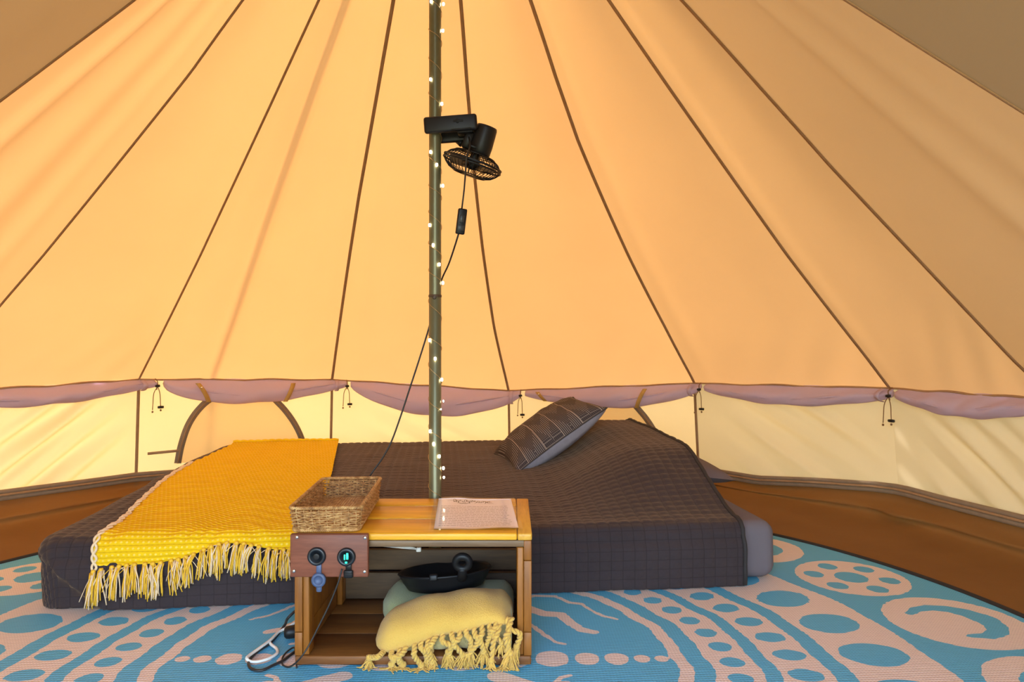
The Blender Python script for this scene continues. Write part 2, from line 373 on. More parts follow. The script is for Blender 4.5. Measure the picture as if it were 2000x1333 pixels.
# ------------------------------------------------------------------ rolled mosquito-net flaps tied under the eave
NETS = [  # panel, tie px left, tie px right, drop mid (m), where deepest, label
    (2, -330, 300, .078, .45, 'rolled mauve mesh flap under the eave at the far left'),
    (3, 317, 676, .118, .40, 'rolled mauve mesh flap with two tan straps above the half-moon window behind the yellow throw'),
    (4, 684, 1018, .165, .48, 'sagging mauve mesh flap behind the green-grey pole'),
    (5, 1027, 1372, .115, .55, 'rolled mauve mesh flap with tan straps above the patterned cushion'),
    (6, 1380, 1750, .088, .50, 'rolled mauve mesh flap under the eave right of the bed'),
    (7, 1758, 2260, .085, .50, 'rolled mauve mesh flap under the eave at the far right')]
def eave_pt(k, s):
    if s < 0 and k > 0: k, s = k - 1, 1 + s
    if s > 1 and k < NS - 2: k, s = k + 1, s - 1
    return corner[k]*(1-s) + corner[k+1]*s
def eave_s(k, px):
    ss = np.linspace(-.3, 1.3, 801); P = np.array([eave_pt(k, s) for s in ss])
    x = np.where(P[:, 1] > .25, 1000 + FOC*P[:, 0]/np.maximum(P[:, 1], .25), 1e6); return ss[np.argmin(abs(x - px))]
for (k, x0, x1, drop, deep, lab) in NETS:
    s0 = -.0 if x0 < 0 else eave_s(k, x0); s1 = 1.0 if x1 > 2100 else eave_s(k, x1)
    nt = thing('mesh_flap', lab, 'mosquito net', eave_pt(k, (s0+s1)/2), 'rolled mesh flaps under the eave')
    nu, nv = 70, 20; V = []; cen = []
    for i in range(nu):
        u = i/(nu-1); p = eave_pt(k, s0 + (s1-s0)*u); inw = (np.array([PX, PY, p[2]]) - p); inw /= np.linalg.norm(inw)
        e = 1.0; ug = u**(math.log(.5)/math.log(deep))
        h = .034 + (drop - .034) * math.sin(math.pi*ug)**.75; fat = .016 + .014*math.sin(math.pi*ug)**.5
        cen.append((p, inw, h))
        for j in range(nv):
            a = 2*math.pi*j/nv; sa, ca = math.sin(a), math.cos(a)                          # pear section: thin at the eave, fat roll at the bottom
            zf = (1 - ca)/2                                                                # 0 top .. 1 bottom
            wd = fat*(.25 + .75*sm(zf, .15, .7)) * sa
            fold = .005*math.sin(a*3 + u*11 + k)*math.sin(math.pi*u) + .004*math.sin(u*38 + a*2 + k*2)*sa
            bunch = .004*math.sin(a*5)*(1 - math.sin(math.pi*u))
            V.append(p + inw*(.003 + (.014 + fat*.4)*sm(zf, 0, .45) + wd + (fold + bunch)*sm(zf, 0, .3)) + np.array([0, 0, .002 - h*zf + .003*math.sin(u*23 + a)*math.sin(math.pi*u)]))
    V = np.array(V); F = grid_faces(nu, nv, wrap_v=True) + [tuple(range(nv)), tuple(range((nu-1)*nv, nu*nv))[::-1]]
    mk('rolled_mesh', V, F, M_net, nt)
    # folds of loose net lying over the roll
    for (ua, ub, ha, hb) in ((.04, .55, .35, .72), (.40, .96, .70, .30)):
        P = []
        for u in np.linspace(ua, ub, 16):
            p, inw, h = cen[int(u*(nu-1))]; w = (u-ua)/(ub-ua); P.append(p + inw*(.034 + .012*math.sin(math.pi*w)) + np.array([0, 0, -.004 - h*(ha + (hb-ha)*w)]))
        mk('net_fold', *tube(smooth_path(P, 24), [.002 + .009*math.sin(math.pi*i/23) for i in range(24)], 8, flat=.6), M_net, nt)
    if x1 < 2100:                                                                           # tie cords and toggles at the right-hand end
        p, inw, h = cen[-1]; b = p + inw*.045
        tw = np.array([-inw[1], inw[0], 0])
        mk('tie_cord', *tube(smooth_path([p + inw*.02 + [0, 0, .004], b + [0, 0, -.01], b - inw*.01 + [0, 0, -.045]], 10), .0022, 6), M_cordtie, nt)
        mk('toggle', *lathe([(0, -.010), (.0055, -.009), (.0065, 0), (.0055, .009), (0, .010)], 10, frame(b + [0, 0, -.028], (tw[0], tw[1], .1))), M_black, nt)
        for dx, ln in ((-.012, .100), (.020, .105)) if k not in (4,) else ((-.010, .11), (.014, .10)):
            P = smooth_path([b + [0, 0, -.030], b + tw*-dx*.8 + [0, 0, -.06], b + tw*-dx + [0, 0, -.03 - ln*.72], b + tw*-dx*1.1 + [0, 0, -.03 - ln]], 12)
            tc = mk('tie_cord', *tube(P, .0018, 5), M_cordtie, nt)
            if dx < 0:
                mk('toggle', *lathe([(0, -.013), (.0055, -.012), (.0065, 0), (.0055, .012), (0, .013)], 10, frame(P[-1] + [0, 0, .006], (tw[0], tw[1], 0))), M_black, nt)
            mk('cord_knot', *lathe([(0, -.005), (.004, -.003), (.004, .003), (0, .005)], 8, Matrix.Translation(P[-1] + [0, 0, -.008])), M_cordtie, nt)
        white = p*.985 + cen[-6][0]*.015
        pw, iw, hw = cen[-5]; Pst = np.array([pw + iw*(.018 + (.045)*math.sin(math.pi*f)**.7) + np.array([0, 0, -.002 - (hw + .004)*f]) for f in np.linspace(0, 1, 12)])
        mk('white_tape', *ribbon(Pst, np.tile([iw[1], -iw[0], 0], (12, 1)), .020, np.tile(iw, (12, 1)), .003), M_net, nt)
    if k in (3, 5):
        for px, py0 in ((378, 757), (574, 762)) if k == 3 else ((1050, 775), (1270, 776)):
            s = eave_s(k, px); u = (s - s0)/(s1 - s0); p, inw, h = cen[int(np.clip(u, 0, 1)*(nu-1))]; tw = np.array([inw[1], -inw[0], 0]); lean = .05 if px in (378, 1050) else -.045
            f = np.linspace(.12, 1.05, 14); P = np.array([p + inw*(.026 + .040*math.sin(math.pi*min(x, 1)*.8)**.7) + tw*(x*lean*-1) + np.array([0, 0, -.004 - h*x]) for x in f])
            mk('strap', *ribbon(P, np.tile(tw, (14, 1)), .022, np.tile(inw, (14, 1)), .004), M_strap, nt)
            if px in (378, 1050):
                mk('stud', *lathe([(0, .004), (.005, .003), (.006, 0), (0, 0)], 10, frame(P[3] + inw*.007, tuple(inw))), M_chrome, nt)

# ------------------------------------------------------------------ round woven rug
RC = np.array([-.19, 1.5])
def rug_sdf(X, Y):                       # negative inside the pale pattern
    x, y = X - RC[0], Y - RC[1]; xm = np.abs(x)
    ls = np.where(x < 0, 1.03, 1.0); xm = xm/ls
    r = np.hypot(xm, y); th = np.degrees(np.arctan2(y, xm))
    wob = .0032*np.sin(np.radians(th)*17) + .0025*np.sin(np.radians(th)*31 + 1)
    def ring(a, b): return np.maximum(a - r - wob, r + wob - b)
    def dots(rc, n, ph, ra, rb):          # elliptical dots round a circle: ra along the radius, rb along the arc
        st = 360/n; k = np.round((th - ph)/st); tc = np.radians(ph + k*st); cx, cy = rc*np.cos(tc), rc*np.sin(tc)
        dx, dy = xm - cx, y - cy; u = dx*np.cos(tc) + dy*np.sin(tc); v = -dx*np.sin(tc) + dy*np.cos(tc)
        return (np.hypot(u/ra, v/rb) - 1)*min(ra, rb)
    def circ(cx, cy, a): return np.hypot(xm - cx, y - cy) - a
    def seg(pts, w0, w1=None):
        w1 = w0 if w1 is None else w1; d = np.full(X.shape, 9.0); n = len(pts) - 1
        for i in range(n):
            a, b = np.array(pts[i]), np.array(pts[i+1]); ab = b - a
            t = np.clip(((xm - a[0])*ab[0] + (y - a[1])*ab[1])/(ab @ ab), 0, 1)
            d = np.minimum(d, np.hypot(xm - a[0] - t*ab[0], y - a[1] - t*ab[1]) - (w0 + (w1-w0)*(i + t)/n))
        return d
    U = np.minimum; cut = lambda a, b: np.maximum(a, -b)
    d = ring(.543, .574)
    d = U(d, cut(ring(.617, .717), dots(.669, 55, -1.3, .026, .024)))
    d = U(d, cut(ring(.752, .860), dots(.808, 54, 1.4, .036, .028)))
    d = U(d, cut(ring(.903, 1.115), dots(.997, 36, 1.3, .074, .058)))
    for cx, a in ((.278, .0375), (.355, .0280), (.420, .0275), (.476, .0185), (.519, .0155), (.19, .044), (.08, .055)):
        d = U(d, (np.hypot((xm - cx)/1.0, y/1.0) - a))
    px = lambda pts: [tuple(floor_at(1040 + a/4, 1110 + b/4)[:2] - RC) for a, b in pts]
    snakes = [(px([(-180, 300), (10, 235), (180, 240), (290, 290), (380, 300), (450, 345), (540, 390), (660, 420)]), .007, .005),
              (px([(-150, 300), (10, 350), (100, 378), (220, 385), (300, 450), (380, 500), (480, 520)]), .019, .012),
              (px([(-160, 400), (10, 480), (90, 540), (180, 600), (250, 615)]), .008, .005)]
    for p, a, b in snakes:
        d = U(d, seg(p, a, b)); d = U(d, seg([(q[0], -q[1]) for q in p], a, b))
    d = U(d, seg([(.16, -.08), (.24, -.13), (.30, -.115), (.38, -.17)], .022, .012))
    # motifs in the outer field
    for i in range(-6, 7):
        ang = math.radians(9.0 + 15*i); cx, cy = 1.315*math.cos(ang), 1.315*math.sin(ang); k = i % 3
        if k == 1:
            mo = circ(cx, cy, .156); mo = cut(mo, circ(cx, cy, .047))
            for q in range(6): mo = cut(mo, circ(cx + .103*math.cos(ang + q*math.pi/3 + .35), cy + .103*math.sin(ang + q*math.pi/3 + .35), .029))
        elif k == 0:
            sp = [(cx + r_*math.cos(a_), cy + r_*math.sin(a_)) for r_, a_ in [(.100, 2.6), (.094, 2.2), (.09, 1.7), (.086, 1.2), (.083, .7), (.082, .2), (.084, -.3), (.088, -.8), (.09, -1.3), (.088, -1.8)]]
            mo = circ(cx, cy, .163); mo = cut(mo, seg(sp[:6], .010, .034)); mo = cut(mo, seg(sp[5:], .034, .010))
        else:
            mo = cut(circ(cx, cy, .150), circ(cx, cy, .085)); mo = U(mo, circ(cx, cy, .035))
        d = U(d, mo)
    return d
def rug_r(a):                            # the rug's edge, a little fuller on the left
    return 1.508 + .075*(1 - np.cos(a))/2*1.0
nr, na = 250, 880
ang = np.linspace(0, 2*math.pi, na, endpoint=False); rf = np.linspace(.0, 1, nr)[1:] 
RR = rf[:, None]*rug_r(ang)[None]; X = RC[0] + RR*np.cos(ang); Y = RC[1] + RR*np.sin(ang)
Z = .006 + .0012*vnoise(X*6 + 20, Y*6 + 20, 3) + 0*X
sd_ = rug_sdf(X, Y)
V = np.stack([X, Y, Z], -1).reshape(-1, 3); F = grid_faces(nr - 1, na, wrap_v=True); V = np.vstack([V, [[RC[0], RC[1], .006]]]); F += [(j, (j+1) % na, len(V)-1) for j in range(na)]
m = NT('rug_weave'); at_ = m.n.new('ShaderNodeAttribute'); at_.attribute_name = 'pattern'
v = m.coord(scale=(1, 1, 1)); sx = m.n.new('ShaderNodeSeparateXYZ'); m.link(v, sx.inputs[0])
row = m.math('FLOOR', m.math('MULTIPLY', m.math('ADD', sx.outputs[1], m.math('MULTIPLY', sx.outputs[0], .06)), 125.0))
cb = m.n.new('ShaderNodeCombineXYZ'); m.link(row, cb.inputs[1]); m.link(m.math('MULTIPLY', sx.outputs[0], 9.0), cb.inputs[0])
wn_ = m.n.new('ShaderNodeTexWhiteNoise'); wn_.noise_dimensions = '1D'; m.link(m.math('ADD', row, .5), wn_.inputs[1])
jag = m.math('MULTIPLY', m.math('SUBTRACT', wn_.outputs[0], .5), .0032)
f = m.math('ADD', at_.outputs['Fac'], jag); mask = m.math('LESS_THAN', f, 0.0)
rip = m.math('SINE', m.math('MULTIPLY', m.math('ADD', sx.outputs[1], m.math('MULTIPLY', sx.outputs[0], .06)), 785.4))
rx = m.math('SINE', m.math('MULTIPLY', sx.outputs[0], 900.0))
fl = m.noise(m.coord(scale=(60, 400, 1)), 1.0, 2); blot = m.noise(m.coord(), 2.5, 4)
blue = m.mix(fl, (.075, .36, .58), (.12, .46, .70)); pale = m.mix(fl, (.67, .54, .48), (.82, .69, .62))
gap = m.math('GREATER_THAN', m.math('ADD', rip, m.math('MULTIPLY', rx, .35)), .80)
pale = m.mix(m.math('MULTIPLY', gap, .55), pale, (.42, .34, .36)); blue = m.mix(m.math('MULTIPLY', gap, .4), blue, (.045, .22, .36))
m.col(m.mix(mask, blue, pale)); m.set(.62, spec=.35)
m.bump(m.math('ADD', m.math('MULTIPLY', rip, .5), m.math('MULTIPLY', rx, .2)), .5, .0012); M_rug = m.m
rug = thing('rug', 'round blue outdoor rug woven with pale dots, arcs and circles, covering the tent floor', 'rug', (RC[0], RC[1], 0))
ro = mk('rug_weave', V, F, M_rug, rug)
at_l = ro.data.attributes.new('pattern', 'FLOAT', 'POINT'); at_l.data.foreach_set('value', np.append(sd_.ravel(), -.05).astype(np.float32))
P = np.stack([RC[0] + rug_r(ang)*np.cos(ang), RC[1] + rug_r(ang)*np.sin(ang), 0*ang + .006], -1)
mk('rug_binding', *tube(P, .0095, 8, closed=True, flat=.75), plain('rug_binding', (.016, .012, .010), .8), rug)

# ------------------------------------------------------------------ bed: mattress, pillow, quilt, throw, cushion
BO = np.array([-1.255, 1.766]); EA = np.array([.9947, .1033]); EB = np.array([-.1033, .9947]); BA, BB = 2.044, 1.60
def bed(a, b, z): return np.array([BO[0] + a*EA[0] + b*EB[0], BO[1] + a*EA[1] + b*EB[1], z])
def to_bed(X, Y): return (X - BO[0])*EA[0] + (Y - BO[1])*EA[1], (X - BO[0])*EB[0] + (Y - BO[1])*EB[1]
BED_M = Matrix(((EA[0], EB[0], 0, BO[0]), (EA[1], EB[1], 0, BO[1]), (0, 0, 1, 0), (0, 0, 0, 1)))
m = NT('grey_sheet'); v = m.coord(); f = m.noise(v, 9, 4); g = m.noise(v, 900, 2)
m.col(m.mix(f, (.135, .115, .130), (.165, .142, .155))); m.set(.9, spec=.15); m.bump(m.math('ADD', m.math('MULTIPLY', f, .6), m.math('MULTIPLY', g, .1)), .35, .008); M_sheet = m.m
mat = thing('mattress', 'low mattress in a plain grey fitted sheet, bare at its right end', 'mattress', bed(1, .8, .008))
V, F = box(.03, BA, .03, BB - .02, .009, .180, .035, 4); V[:, 0] += .010*np.sin(V[:, 2]*18)*sm(V[:, 0], 1.8, 2)
mk('fitted_sheet', xf(V, BED_M), F, M_sheet, mat)
P = [bed(a, b, .176) for a, b in ((BA - .003, .06), (BA - .003, .8), (BA - .003, 1.5))]

def hump(a, b):
    h = .142*sm(a, 1.38, 1.80)*sm(b, .02, .50)*(1 - .75*sm(b, 1.15, 1.58))
    h = h - .022*np.exp(-((a - (1.60 + .10*(b-.9)))/.055)**2)*sm(b, .5, 1.0)
    h = h + .012*np.exp(-((a - 1.20 - .25*b)/.10)**2)*sm(b, .1, .5)*(1 - sm(b, .9, 1.3))
    return h
def quilt_z(a, b): return .188 + .028*sm(b, .0, 1.1) + hump(a, b)
RHO, RCN = .040, .075
def quilt_map(p, q, off=0.0, puff=True):
    # p along the bed, q across (0 at the front edge); cloth beyond the left / front edge bends down the side
    p = np.asarray(p, float); q = np.asarray(q, float)
    ix, iy = np.maximum(RCN - p, 0), np.maximum(RCN - q, 0); L = np.hypot(ix, iy) + 1e-9; d = np.maximum(L - RCN + RHO, 0)
    nx, ny = -ix/L, -iy/L
    zt = quilt_z(np.maximum(p, RCN*.3), np.maximum(q, RCN*.3))
    arc = RHO*math.pi/2; phi = np.clip(d/RHO, 0, math.pi/2)
    base_a = np.where(d > 0, np.maximum(p, RCN) + nx*(RCN - RHO), p); base_b = np.where(d > 0, np.maximum(q, RCN) + ny*(RCN - RHO), q)
    drop = np.maximum(d - arc, 0); zmax = zt - RHO - .007
    under = np.maximum(drop - zmax, 0); drop = np.minimum(drop, zmax)
    out = RHO*np.sin(phi) - np.minimum(under, .02)*.5
    na, nb, nz = nx*np.sin(phi), ny*np.sin(phi), np.cos(phi)
    dsp = off + 0*p
    if puff:
        cu, cv = .0335, .0265
        k1 = np.abs(np.sin(np.pi*p/cu)); k2 = np.abs(np.sin(np.pi*(q + .004*np.sin(p*9))/cv))
        dsp = dsp + .0042*(np.minimum(k1, .6)/.6*np.minimum(k2, .6)/.6) ** .7 - .002
        dsp = dsp + .006*vnoise(p*9, q*12, 5) + .010*vnoise(p*3 + 7, q*4, 6)*sm(drop, .0, .05)
        # the front flap lies over the tucked corner, its edge running down diagonally
        zz = zt - drop; edge = .03 + (.185 - zz)*1.15
        dsp = dsp + .013*sm(p, edge - .006, edge + .006)*sm(drop, .0, .03)*(ny < -.5)
        dsp = dsp - .010*sm(drop, .0, .03)*(np.hypot(ix, iy) > 0)*(1 - sm(p, edge - .03, edge))
    a = base_a + nx*out + na*dsp; b = base_b + ny*out + nb*dsp; z = zt - RHO*(1 - np.cos(phi))*(d > 0) - drop + nz*dsp
    z = np.maximum(z, .0085)
    return np.stack([BO[0] + a*EA[0] + b*EB[0], BO[1] + a*EA[1] + b*EB[1], z], -1), np.stack([na*EA[0] + nb*EB[0], na*EA[1] + nb*EB[1], nz], -1)
QA = 1.930
ps = np.concatenate([np.arange(-.17, .0, .0065), np.arange(.0, QA + .001, .0072)]); qs = np.concatenate([np.arange(-.172, 0, .0062), np.arange(0, 1.585, .0075)])
PP, QQ = np.meshgrid(ps, qs, indexing='ij'); V, _ = quilt_map(PP, QQ)
# right-hand hem sags a little where nothing carries it
m = NT('brown_quilt'); uv = m.n.new('ShaderNodeTexCoord').outputs['UV']; su = m.n.new('ShaderNodeSeparateXYZ'); m.link(uv, su.inputs[0])
l1 = m.math('ABSOLUTE', m.math('SINE', m.math('MULTIPLY', su.outputs[0], math.pi/.0335)))
l2 = m.math('ABSOLUTE', m.math('SINE', m.math('MULTIPLY', su.outputs[1], math.pi/.0265)))
ln = m.math('MINIMUM', l1, l2); st = m.math('LESS_THAN', ln, .10)
v = m.coord(); f = m.noise(v, 7, 5); vel = m.noise(m.coord(), 160, 3)
c = m.mix(f, (.031, .0235, .0255), (.046, .035, .038)); c = m.mix(m.math('MULTIPLY', vel, .35), c, (.062, .047, .050)); c = m.mix(m.math('MULTIPLY', st, .42), c, (.014, .011, .012))
m.col(c); m.set(.95, spec=.05, sheen=.22); m.p.inputs['Sheen Tint'].default_value = (1, .66, .40, 1); m.p.inputs['Sheen Roughness'].default_value = .5; m.bump(m.math('ADD', ln, m.math('MULTIPLY', vel, .4)), .3, .003); M_quilt = m.m
quilt = thing('quilt', 'dark brown square-quilted bedspread draped over the low bed to the floor', 'bedspread', bed(1, .8, .18))
qo = mk('quilted_cover', V.reshape(-1, 3), grid_faces(len(ps), len(qs)), M_quilt, quilt, uv=np.stack([PP, QQ], -1).reshape(-1, 2))
e, en = quilt_map(np.full(90, QA), np.linspace(-.158, 1.57, 90), .002)
mk('bound_edge', *tube(e, .0065, 8), plain('quilt_binding', (.022, .018, .018), .8), quilt)

# bed pillow peeping out from under the quilt
def pillow_surface(hu, hv, T, n=33, pinch=.10, notch=0.0, pw=.42):
    u = np.linspace(-1, 1, n); Ug, Vg = np.meshgrid(u, u, indexing='ij')
    x = hu*Ug*(1 - pinch*(1 - Vg**2)); y = hv*Vg*(1 - pinch*(1 - Ug**2))
    h = T*((1 - Ug**2)*(1 - Vg**2))**pw
    return Ug, Vg, x, y, h
def pillow_pair(hu, hv, T, Tb, M, n=33, **kw):
    Ug, Vg, x, y, h = pillow_surface(hu, hv, T, n, **kw); wr = .010*vnoise(Ug*4 + 9, Vg*4, 8)*(h/T)
    top = xf(np.stack([x, y, h + wr], -1).reshape(-1, 3), M); bot = xf(np.stack([x, y, -h*Tb/T], -1).reshape(-1, 3), M)
    return top, bot, grid_faces(n, n), np.stack([(Ug+1)/2, (Vg+1)/2], -1).reshape(-1, 2)
pil = thing('pillow', 'grey pillow corner poking out from under the quilt at the head of the bed', 'pillow', bed(1.8, .9, .19))
Mp = BED_M @ Matrix.Translation((1.87, .90, .240)) @ Matrix.Rotation(math.radians(-3), 4, 'Z') @ Matrix.Rotation(math.radians(5), 4, 'Y')
top, bot, F, uv = pillow_pair(.27, .43, .055, .060, Mp, n=29, pinch=.04, pw=.36)
Vp, Fp = join([(top, F), (bot, [f[::-1] for f in F])]); mk('pillow_case', Vp, Fp, M_sheet, pil)

# yellow throw over the foot of the bed
m = NT('yellow_weave'); uv = m.n.new('ShaderNodeTexCoord').outputs['UV']; su = m.n.new('ShaderNodeSeparateXYZ'); m.link(uv, su.inputs[0])
ry = m.math('SINE', m.math('MULTIPLY', su.outputs[1], 2*math.pi/.0125)); rowi = m.math('FLOOR', m.math('MULTIPLY', su.outputs[1], 1/.0125))
rx = m.math('SINE', m.math('ADD', m.math('MULTIPLY', su.outputs[0], 2*math.pi/.0135), m.math('MULTIPLY', rowi, 2.2)))
k = m.math('MULTIPLY', m.math('ADD', ry, 1.0), .5); kx = m.math('MULTIPLY', m.math('ADD', rx, 1.0), .5)
h = m.math('MULTIPLY', m.math('POWER', k, .7), m.math('MULTIPLY_ADD', kx, .5, .5)); f = m.noise(m.coord(), 14, 4)
c = m.mix(f, (.76, .47, .006), (.90, .575, .012)); c = m.mix(m.math('MULTIPLY', m.math('GREATER_THAN', h, .80), .40), c, (.94, .74, .24))
c = m.mix(m.math('MULTIPLY', m.math('LESS_THAN', h, .12), .5), c, (.50, .24, .004))
m.col(c); m.set(.9, spec=.1); m.bump(h, .7, .004); M_throw = m.m
m = NT('cream_yarn'); v = m.coord(); m.col(m.mix(m.noise(v, 260, 3), (.72, .50, .26), (.86, .70, .50))); m.set(.95, spec=.1); M_cream = m.m
m = NT('yellow_yarn'); v = m.coord(); m.col(m.mix(m.noise(v, 260, 3), (.70, .38, .02), (.88, .56, .07))); m.set(.95, spec=.1); M_yarn = m.m
throw = thing('throw', 'bright yellow woven throw with a tasselled hem across the foot of the bed', 'throw', bed(.4, .8, .22))
TQ = np.linspace(0, 1, 150); TS = np.linspace(0, 1, 90)
def throw_pq(s, g):                       # s across, g from the front hem (0) to the back (1)
    q0 = -.062 + .050*sm(s, 0, .62) + .008*np.sin(s*13) ; q = q0 + (1.565 - q0)*g
    aL = .008*np.sin(g*9) + np.interp(q, [-.06, .0, .12, .30, .62, 1.0, 1.57], [.165, .162, .155, .125, .085, .070, .055]); aR = np.interp(q, [-.05, .76, 1.57], [.735, .655, .560])
    return aL + (aR - aL)*s, q
SS, GG = np.meshgrid(TS, TQ, indexing='ij'); tp, tq = throw_pq(SS, GG)
rip = .0022*np.sin(2*np.pi*tq/.0125) + .004*vnoise(tp*12, tq*9, 12)
V0, N0 = quilt_map(tp, tq, 0.0, puff=False); V = V0 + N0*(.0125 + rip)[..., None]
mk('woven_cloth', V.reshape(-1, 3), grid_faces(len(TS), len(TQ)), M_throw, throw, uv=np.stack([tp, tq], -1).reshape(-1, 2))
e = V[0] + N0[0]*.002                       # pale chain-stitched left selvedge
w = np.linspace(0, 1, len(e)); zig = []
pc = smooth_path(e[: 95], 260)
for ph in (0, math.pi):
    zig.append(tube(pc + np.stack([.006*np.sin(np.arange(260)*.55 + ph) + .006, 0*np.arange(260), .0015*np.cos(np.arange(260)*.55 + ph)], -1), .0034, 5))
mk('selvedge', *join(zig), M_cream, throw)
e = V[:, -1] + [0, 0, .003]; P = smooth_path(e, 120); P[:, 2] += .003*np.abs(np.sin(np.arange(120)*.4)); mk('back_hem', *tube(P, .006, 6), M_throw, throw)
def strand(p, d, ln, r, rnd, droop=.3, n=6, stop=.010):
    P = [p]; v = np.array(d, float)
    for i in range(n):
        v = v + np.array([rnd.normal(0, .11), rnd.normal(0, .08), -droop]); v /= np.linalg.norm(v); q = P[-1] + v*ln/n; q[2] = max(q[2], stop); P.append(q)
    return tube(P, [r*(1 - .3*i/n) for i in range(n + 1)], 4)
rnd = np.random.default_rng(21); front = -(np.array([EB[0], EB[1], 0]))
NT_ = 27
for i in range(NT_):
    s = (i + .5)/NT_*.99; j = int(s*(len(TS) - 1)); p0 = V[j, 0] + N0[j, 0]*.004
    tas = bpy.data.objects.new('tassel', None); C.objects.link(tas); tas.parent = throw; tas.location = tuple(p0 - np.array(throw.location))
    lean = rnd.normal(0, .22); ln = rnd.uniform(.066, .088)*(1.12 if i < 4 else 1)
    for which, mt in (('yellow', M_yarn), ('cream', M_cream)):
        bits = []
        for q in range(7 if which == 'yellow' else 5):
            o = p0 + np.array([rnd.normal(0, .0035), rnd.normal(0, .002), 0]) + front*.003
            bits.append(strand(o, np.array([lean + rnd.normal(0, .09), 0, -.45]) + front*(.55 + rnd.normal(0, .12)), ln*rnd.uniform(.85, 1.1), .0021, rnd, .40))
        if rnd.random() < .6:
            bits.append(strand(p0, np.array([rnd.normal(0, 1.0), 0, -.3]) + front*.7, ln*.9, .0012, rnd, .25))
        Vt, Ft = join(bits)
        ob = mk('yarn', Vt - p0, Ft, mt); ob.parent = tas
    kn = mk('knot', *lathe([(0, -.007), (.005, -.005), (.0065, 0), (.005, .005), (0, .006)], 8), M_yarn); kn.parent = tas; kn.location = tuple(front*.002)

# patterned cushion lying against the bulge
p00 = at(1006, 926, 2.62); e1 = np.array([.352, .07, .243]); e2 = np.array([-.062, .43, .030])
cc = p00 + e1/2 + e2/2 + np.array([-.010, 0, -.008]); x = e1/np.linalg.norm(e1); y = e2 - x*(e2 @ x); y /= np.linalg.norm(y); z = np.cross(x, y)
Mc = Matrix(((x[0], y[0], z[0], cc[0]), (x[1], y[1], z[1], cc[1]), (x[2], y[2], z[2], cc[2]), (0, 0, 0, 1)))
cu = thing('cushion', 'square cushion with a dark triangle-and-stripe front and plain grey back, leaning on the quilt', 'cushion', cc)
m = NT('striped_triangles'); uv = m.n.new('ShaderNodeTexCoord').outputs['UV']; su = m.n.new('ShaderNodeSeparateXYZ'); m.link(uv, su.inputs[0]); U_, V_ = su.outputs[0], su.outputs[1]
gx = m.math('MULTIPLY', U_, 5.0); fx = m.math('FRACT', m.math('ADD', gx, .25)); gy = m.math('MULTIPLY', V_, 4.0); fy = m.math('FRACT', gy)
tri = m.math('LESS_THAN', m.math('ABSOLUTE', m.math('SUBTRACT', fx, .5)), m.math('MULTIPLY', fy, .5))
par = m.math('FRACT', m.math('MULTIPLY', m.math('ADD', m.math('FLOOR', m.math('ADD', gx, .25)), m.math('FLOOR', gy)), .5)); flip = m.math('GREATER_THAN', par, .25)
sel = m.math('ABSOLUTE', m.math('SUBTRACT', tri, flip))
s1 = m.math('GREATER_THAN', m.math('SINE', m.math('MULTIPLY', U_, 2*math.pi*62)), .35)
s2 = m.math('GREATER_THAN', m.math('SINE', m.math('MULTIPLY', V_, 2*math.pi*62)), .82)
pale = m.math('LESS_THAN', m.math('ABSOLUTE', m.math('SUBTRACT', fx, .5)), .018); pale2 = m.math('LESS_THAN', fx, .02)
stp = m.math('ADD', m.math('MULTIPLY', s1, m.math('MULTIPLY_ADD', sel, .55, .12)), m.math('MULTIPLY', s2, m.math('MULTIPLY', m.math('SUBTRACT', 1.0, sel), .45)))
c = m.mix(stp, (.046, .037, .040), (.31, .26, .23)); c = m.mix(pale2, c, (.50, .40, .33)); m.col(c); m.set(.9, spec=.1); M_cush = m.m
top, bot, F, uv = pillow_pair(.222, .225, .078, .085, Mc, n=41, pinch=.09, pw=.42)
mk('patterned_front', top, F, M_cush, cu, uv=uv); mk('plain_back', bot, [f[::-1] for f in F], plain('cushion_grey', (.32, .29, .33), .9, spec=.1), cu)
n = 41; idx = [i*n for i in range(n)] + [(n-1)*n + j for j in range(1, n)] + [i*n + n-1 for i in range(n-2, -1, -1)] + [j for j in range(n-2, 0, -1)]
mk('seam', *tube(top[idx], .0028, 6, closed=True), plain('cushion_seam', (.05, .04, .04), .9), cu)

# ------------------------------------------------------------------ centre pole with fairy lights
POLEY = 1.846
pole = thing('tent_pole', 'upright green-grey steel tent pole behind the wooden crate', 'pole', (PX, POLEY, .006))
PR = .0168
mk('lower_tube', *lathe([(PR, .008), (PR, at(0, 579, POLEY)[2]), (PR - .002, at(0, 579, POLEY)[2] + .002), (0, at(0, 579, POLEY)[2] + .002)], 28, Matrix.Translation((PX, POLEY, 0))), M_pole, pole)
zj = at(0, 579, POLEY)[2]
mk('upper_tube', *lathe([(PR*.96, zj + .001), (PR*.98, zj + .004), (PR*.98, ZA - .03)], 28, Matrix.Translation((PX, POLEY, 0))), M_pole, pole)
mk('joint_collar', *lathe([(PR, zj - .003), (PR + .0012, zj - .002), (PR + .0012, zj + .003), (PR*.98, zj + .004)], 28, Matrix.Translation((PX, POLEY, 0))), plain('joint_dark', (.10, .06, .035), .5, .4), pole)
mk('joint_notch', *lathe([(0, .0015), (.004, .001), (.0055, 0), (0, 0)], 12, frame((PX, POLEY - PR - .0008, zj - .004), (0, -1, 0))), plain('notch_dark', (.08, .05, .03), .6), pole)
mk('foot_cup', *lathe([(.03, .007), (.03, .012), (PR + .004, .02), (PR + .001, .035), (PR, .036)], 24, Matrix.Translation((PX, POLEY, 0))), M_black, pole)

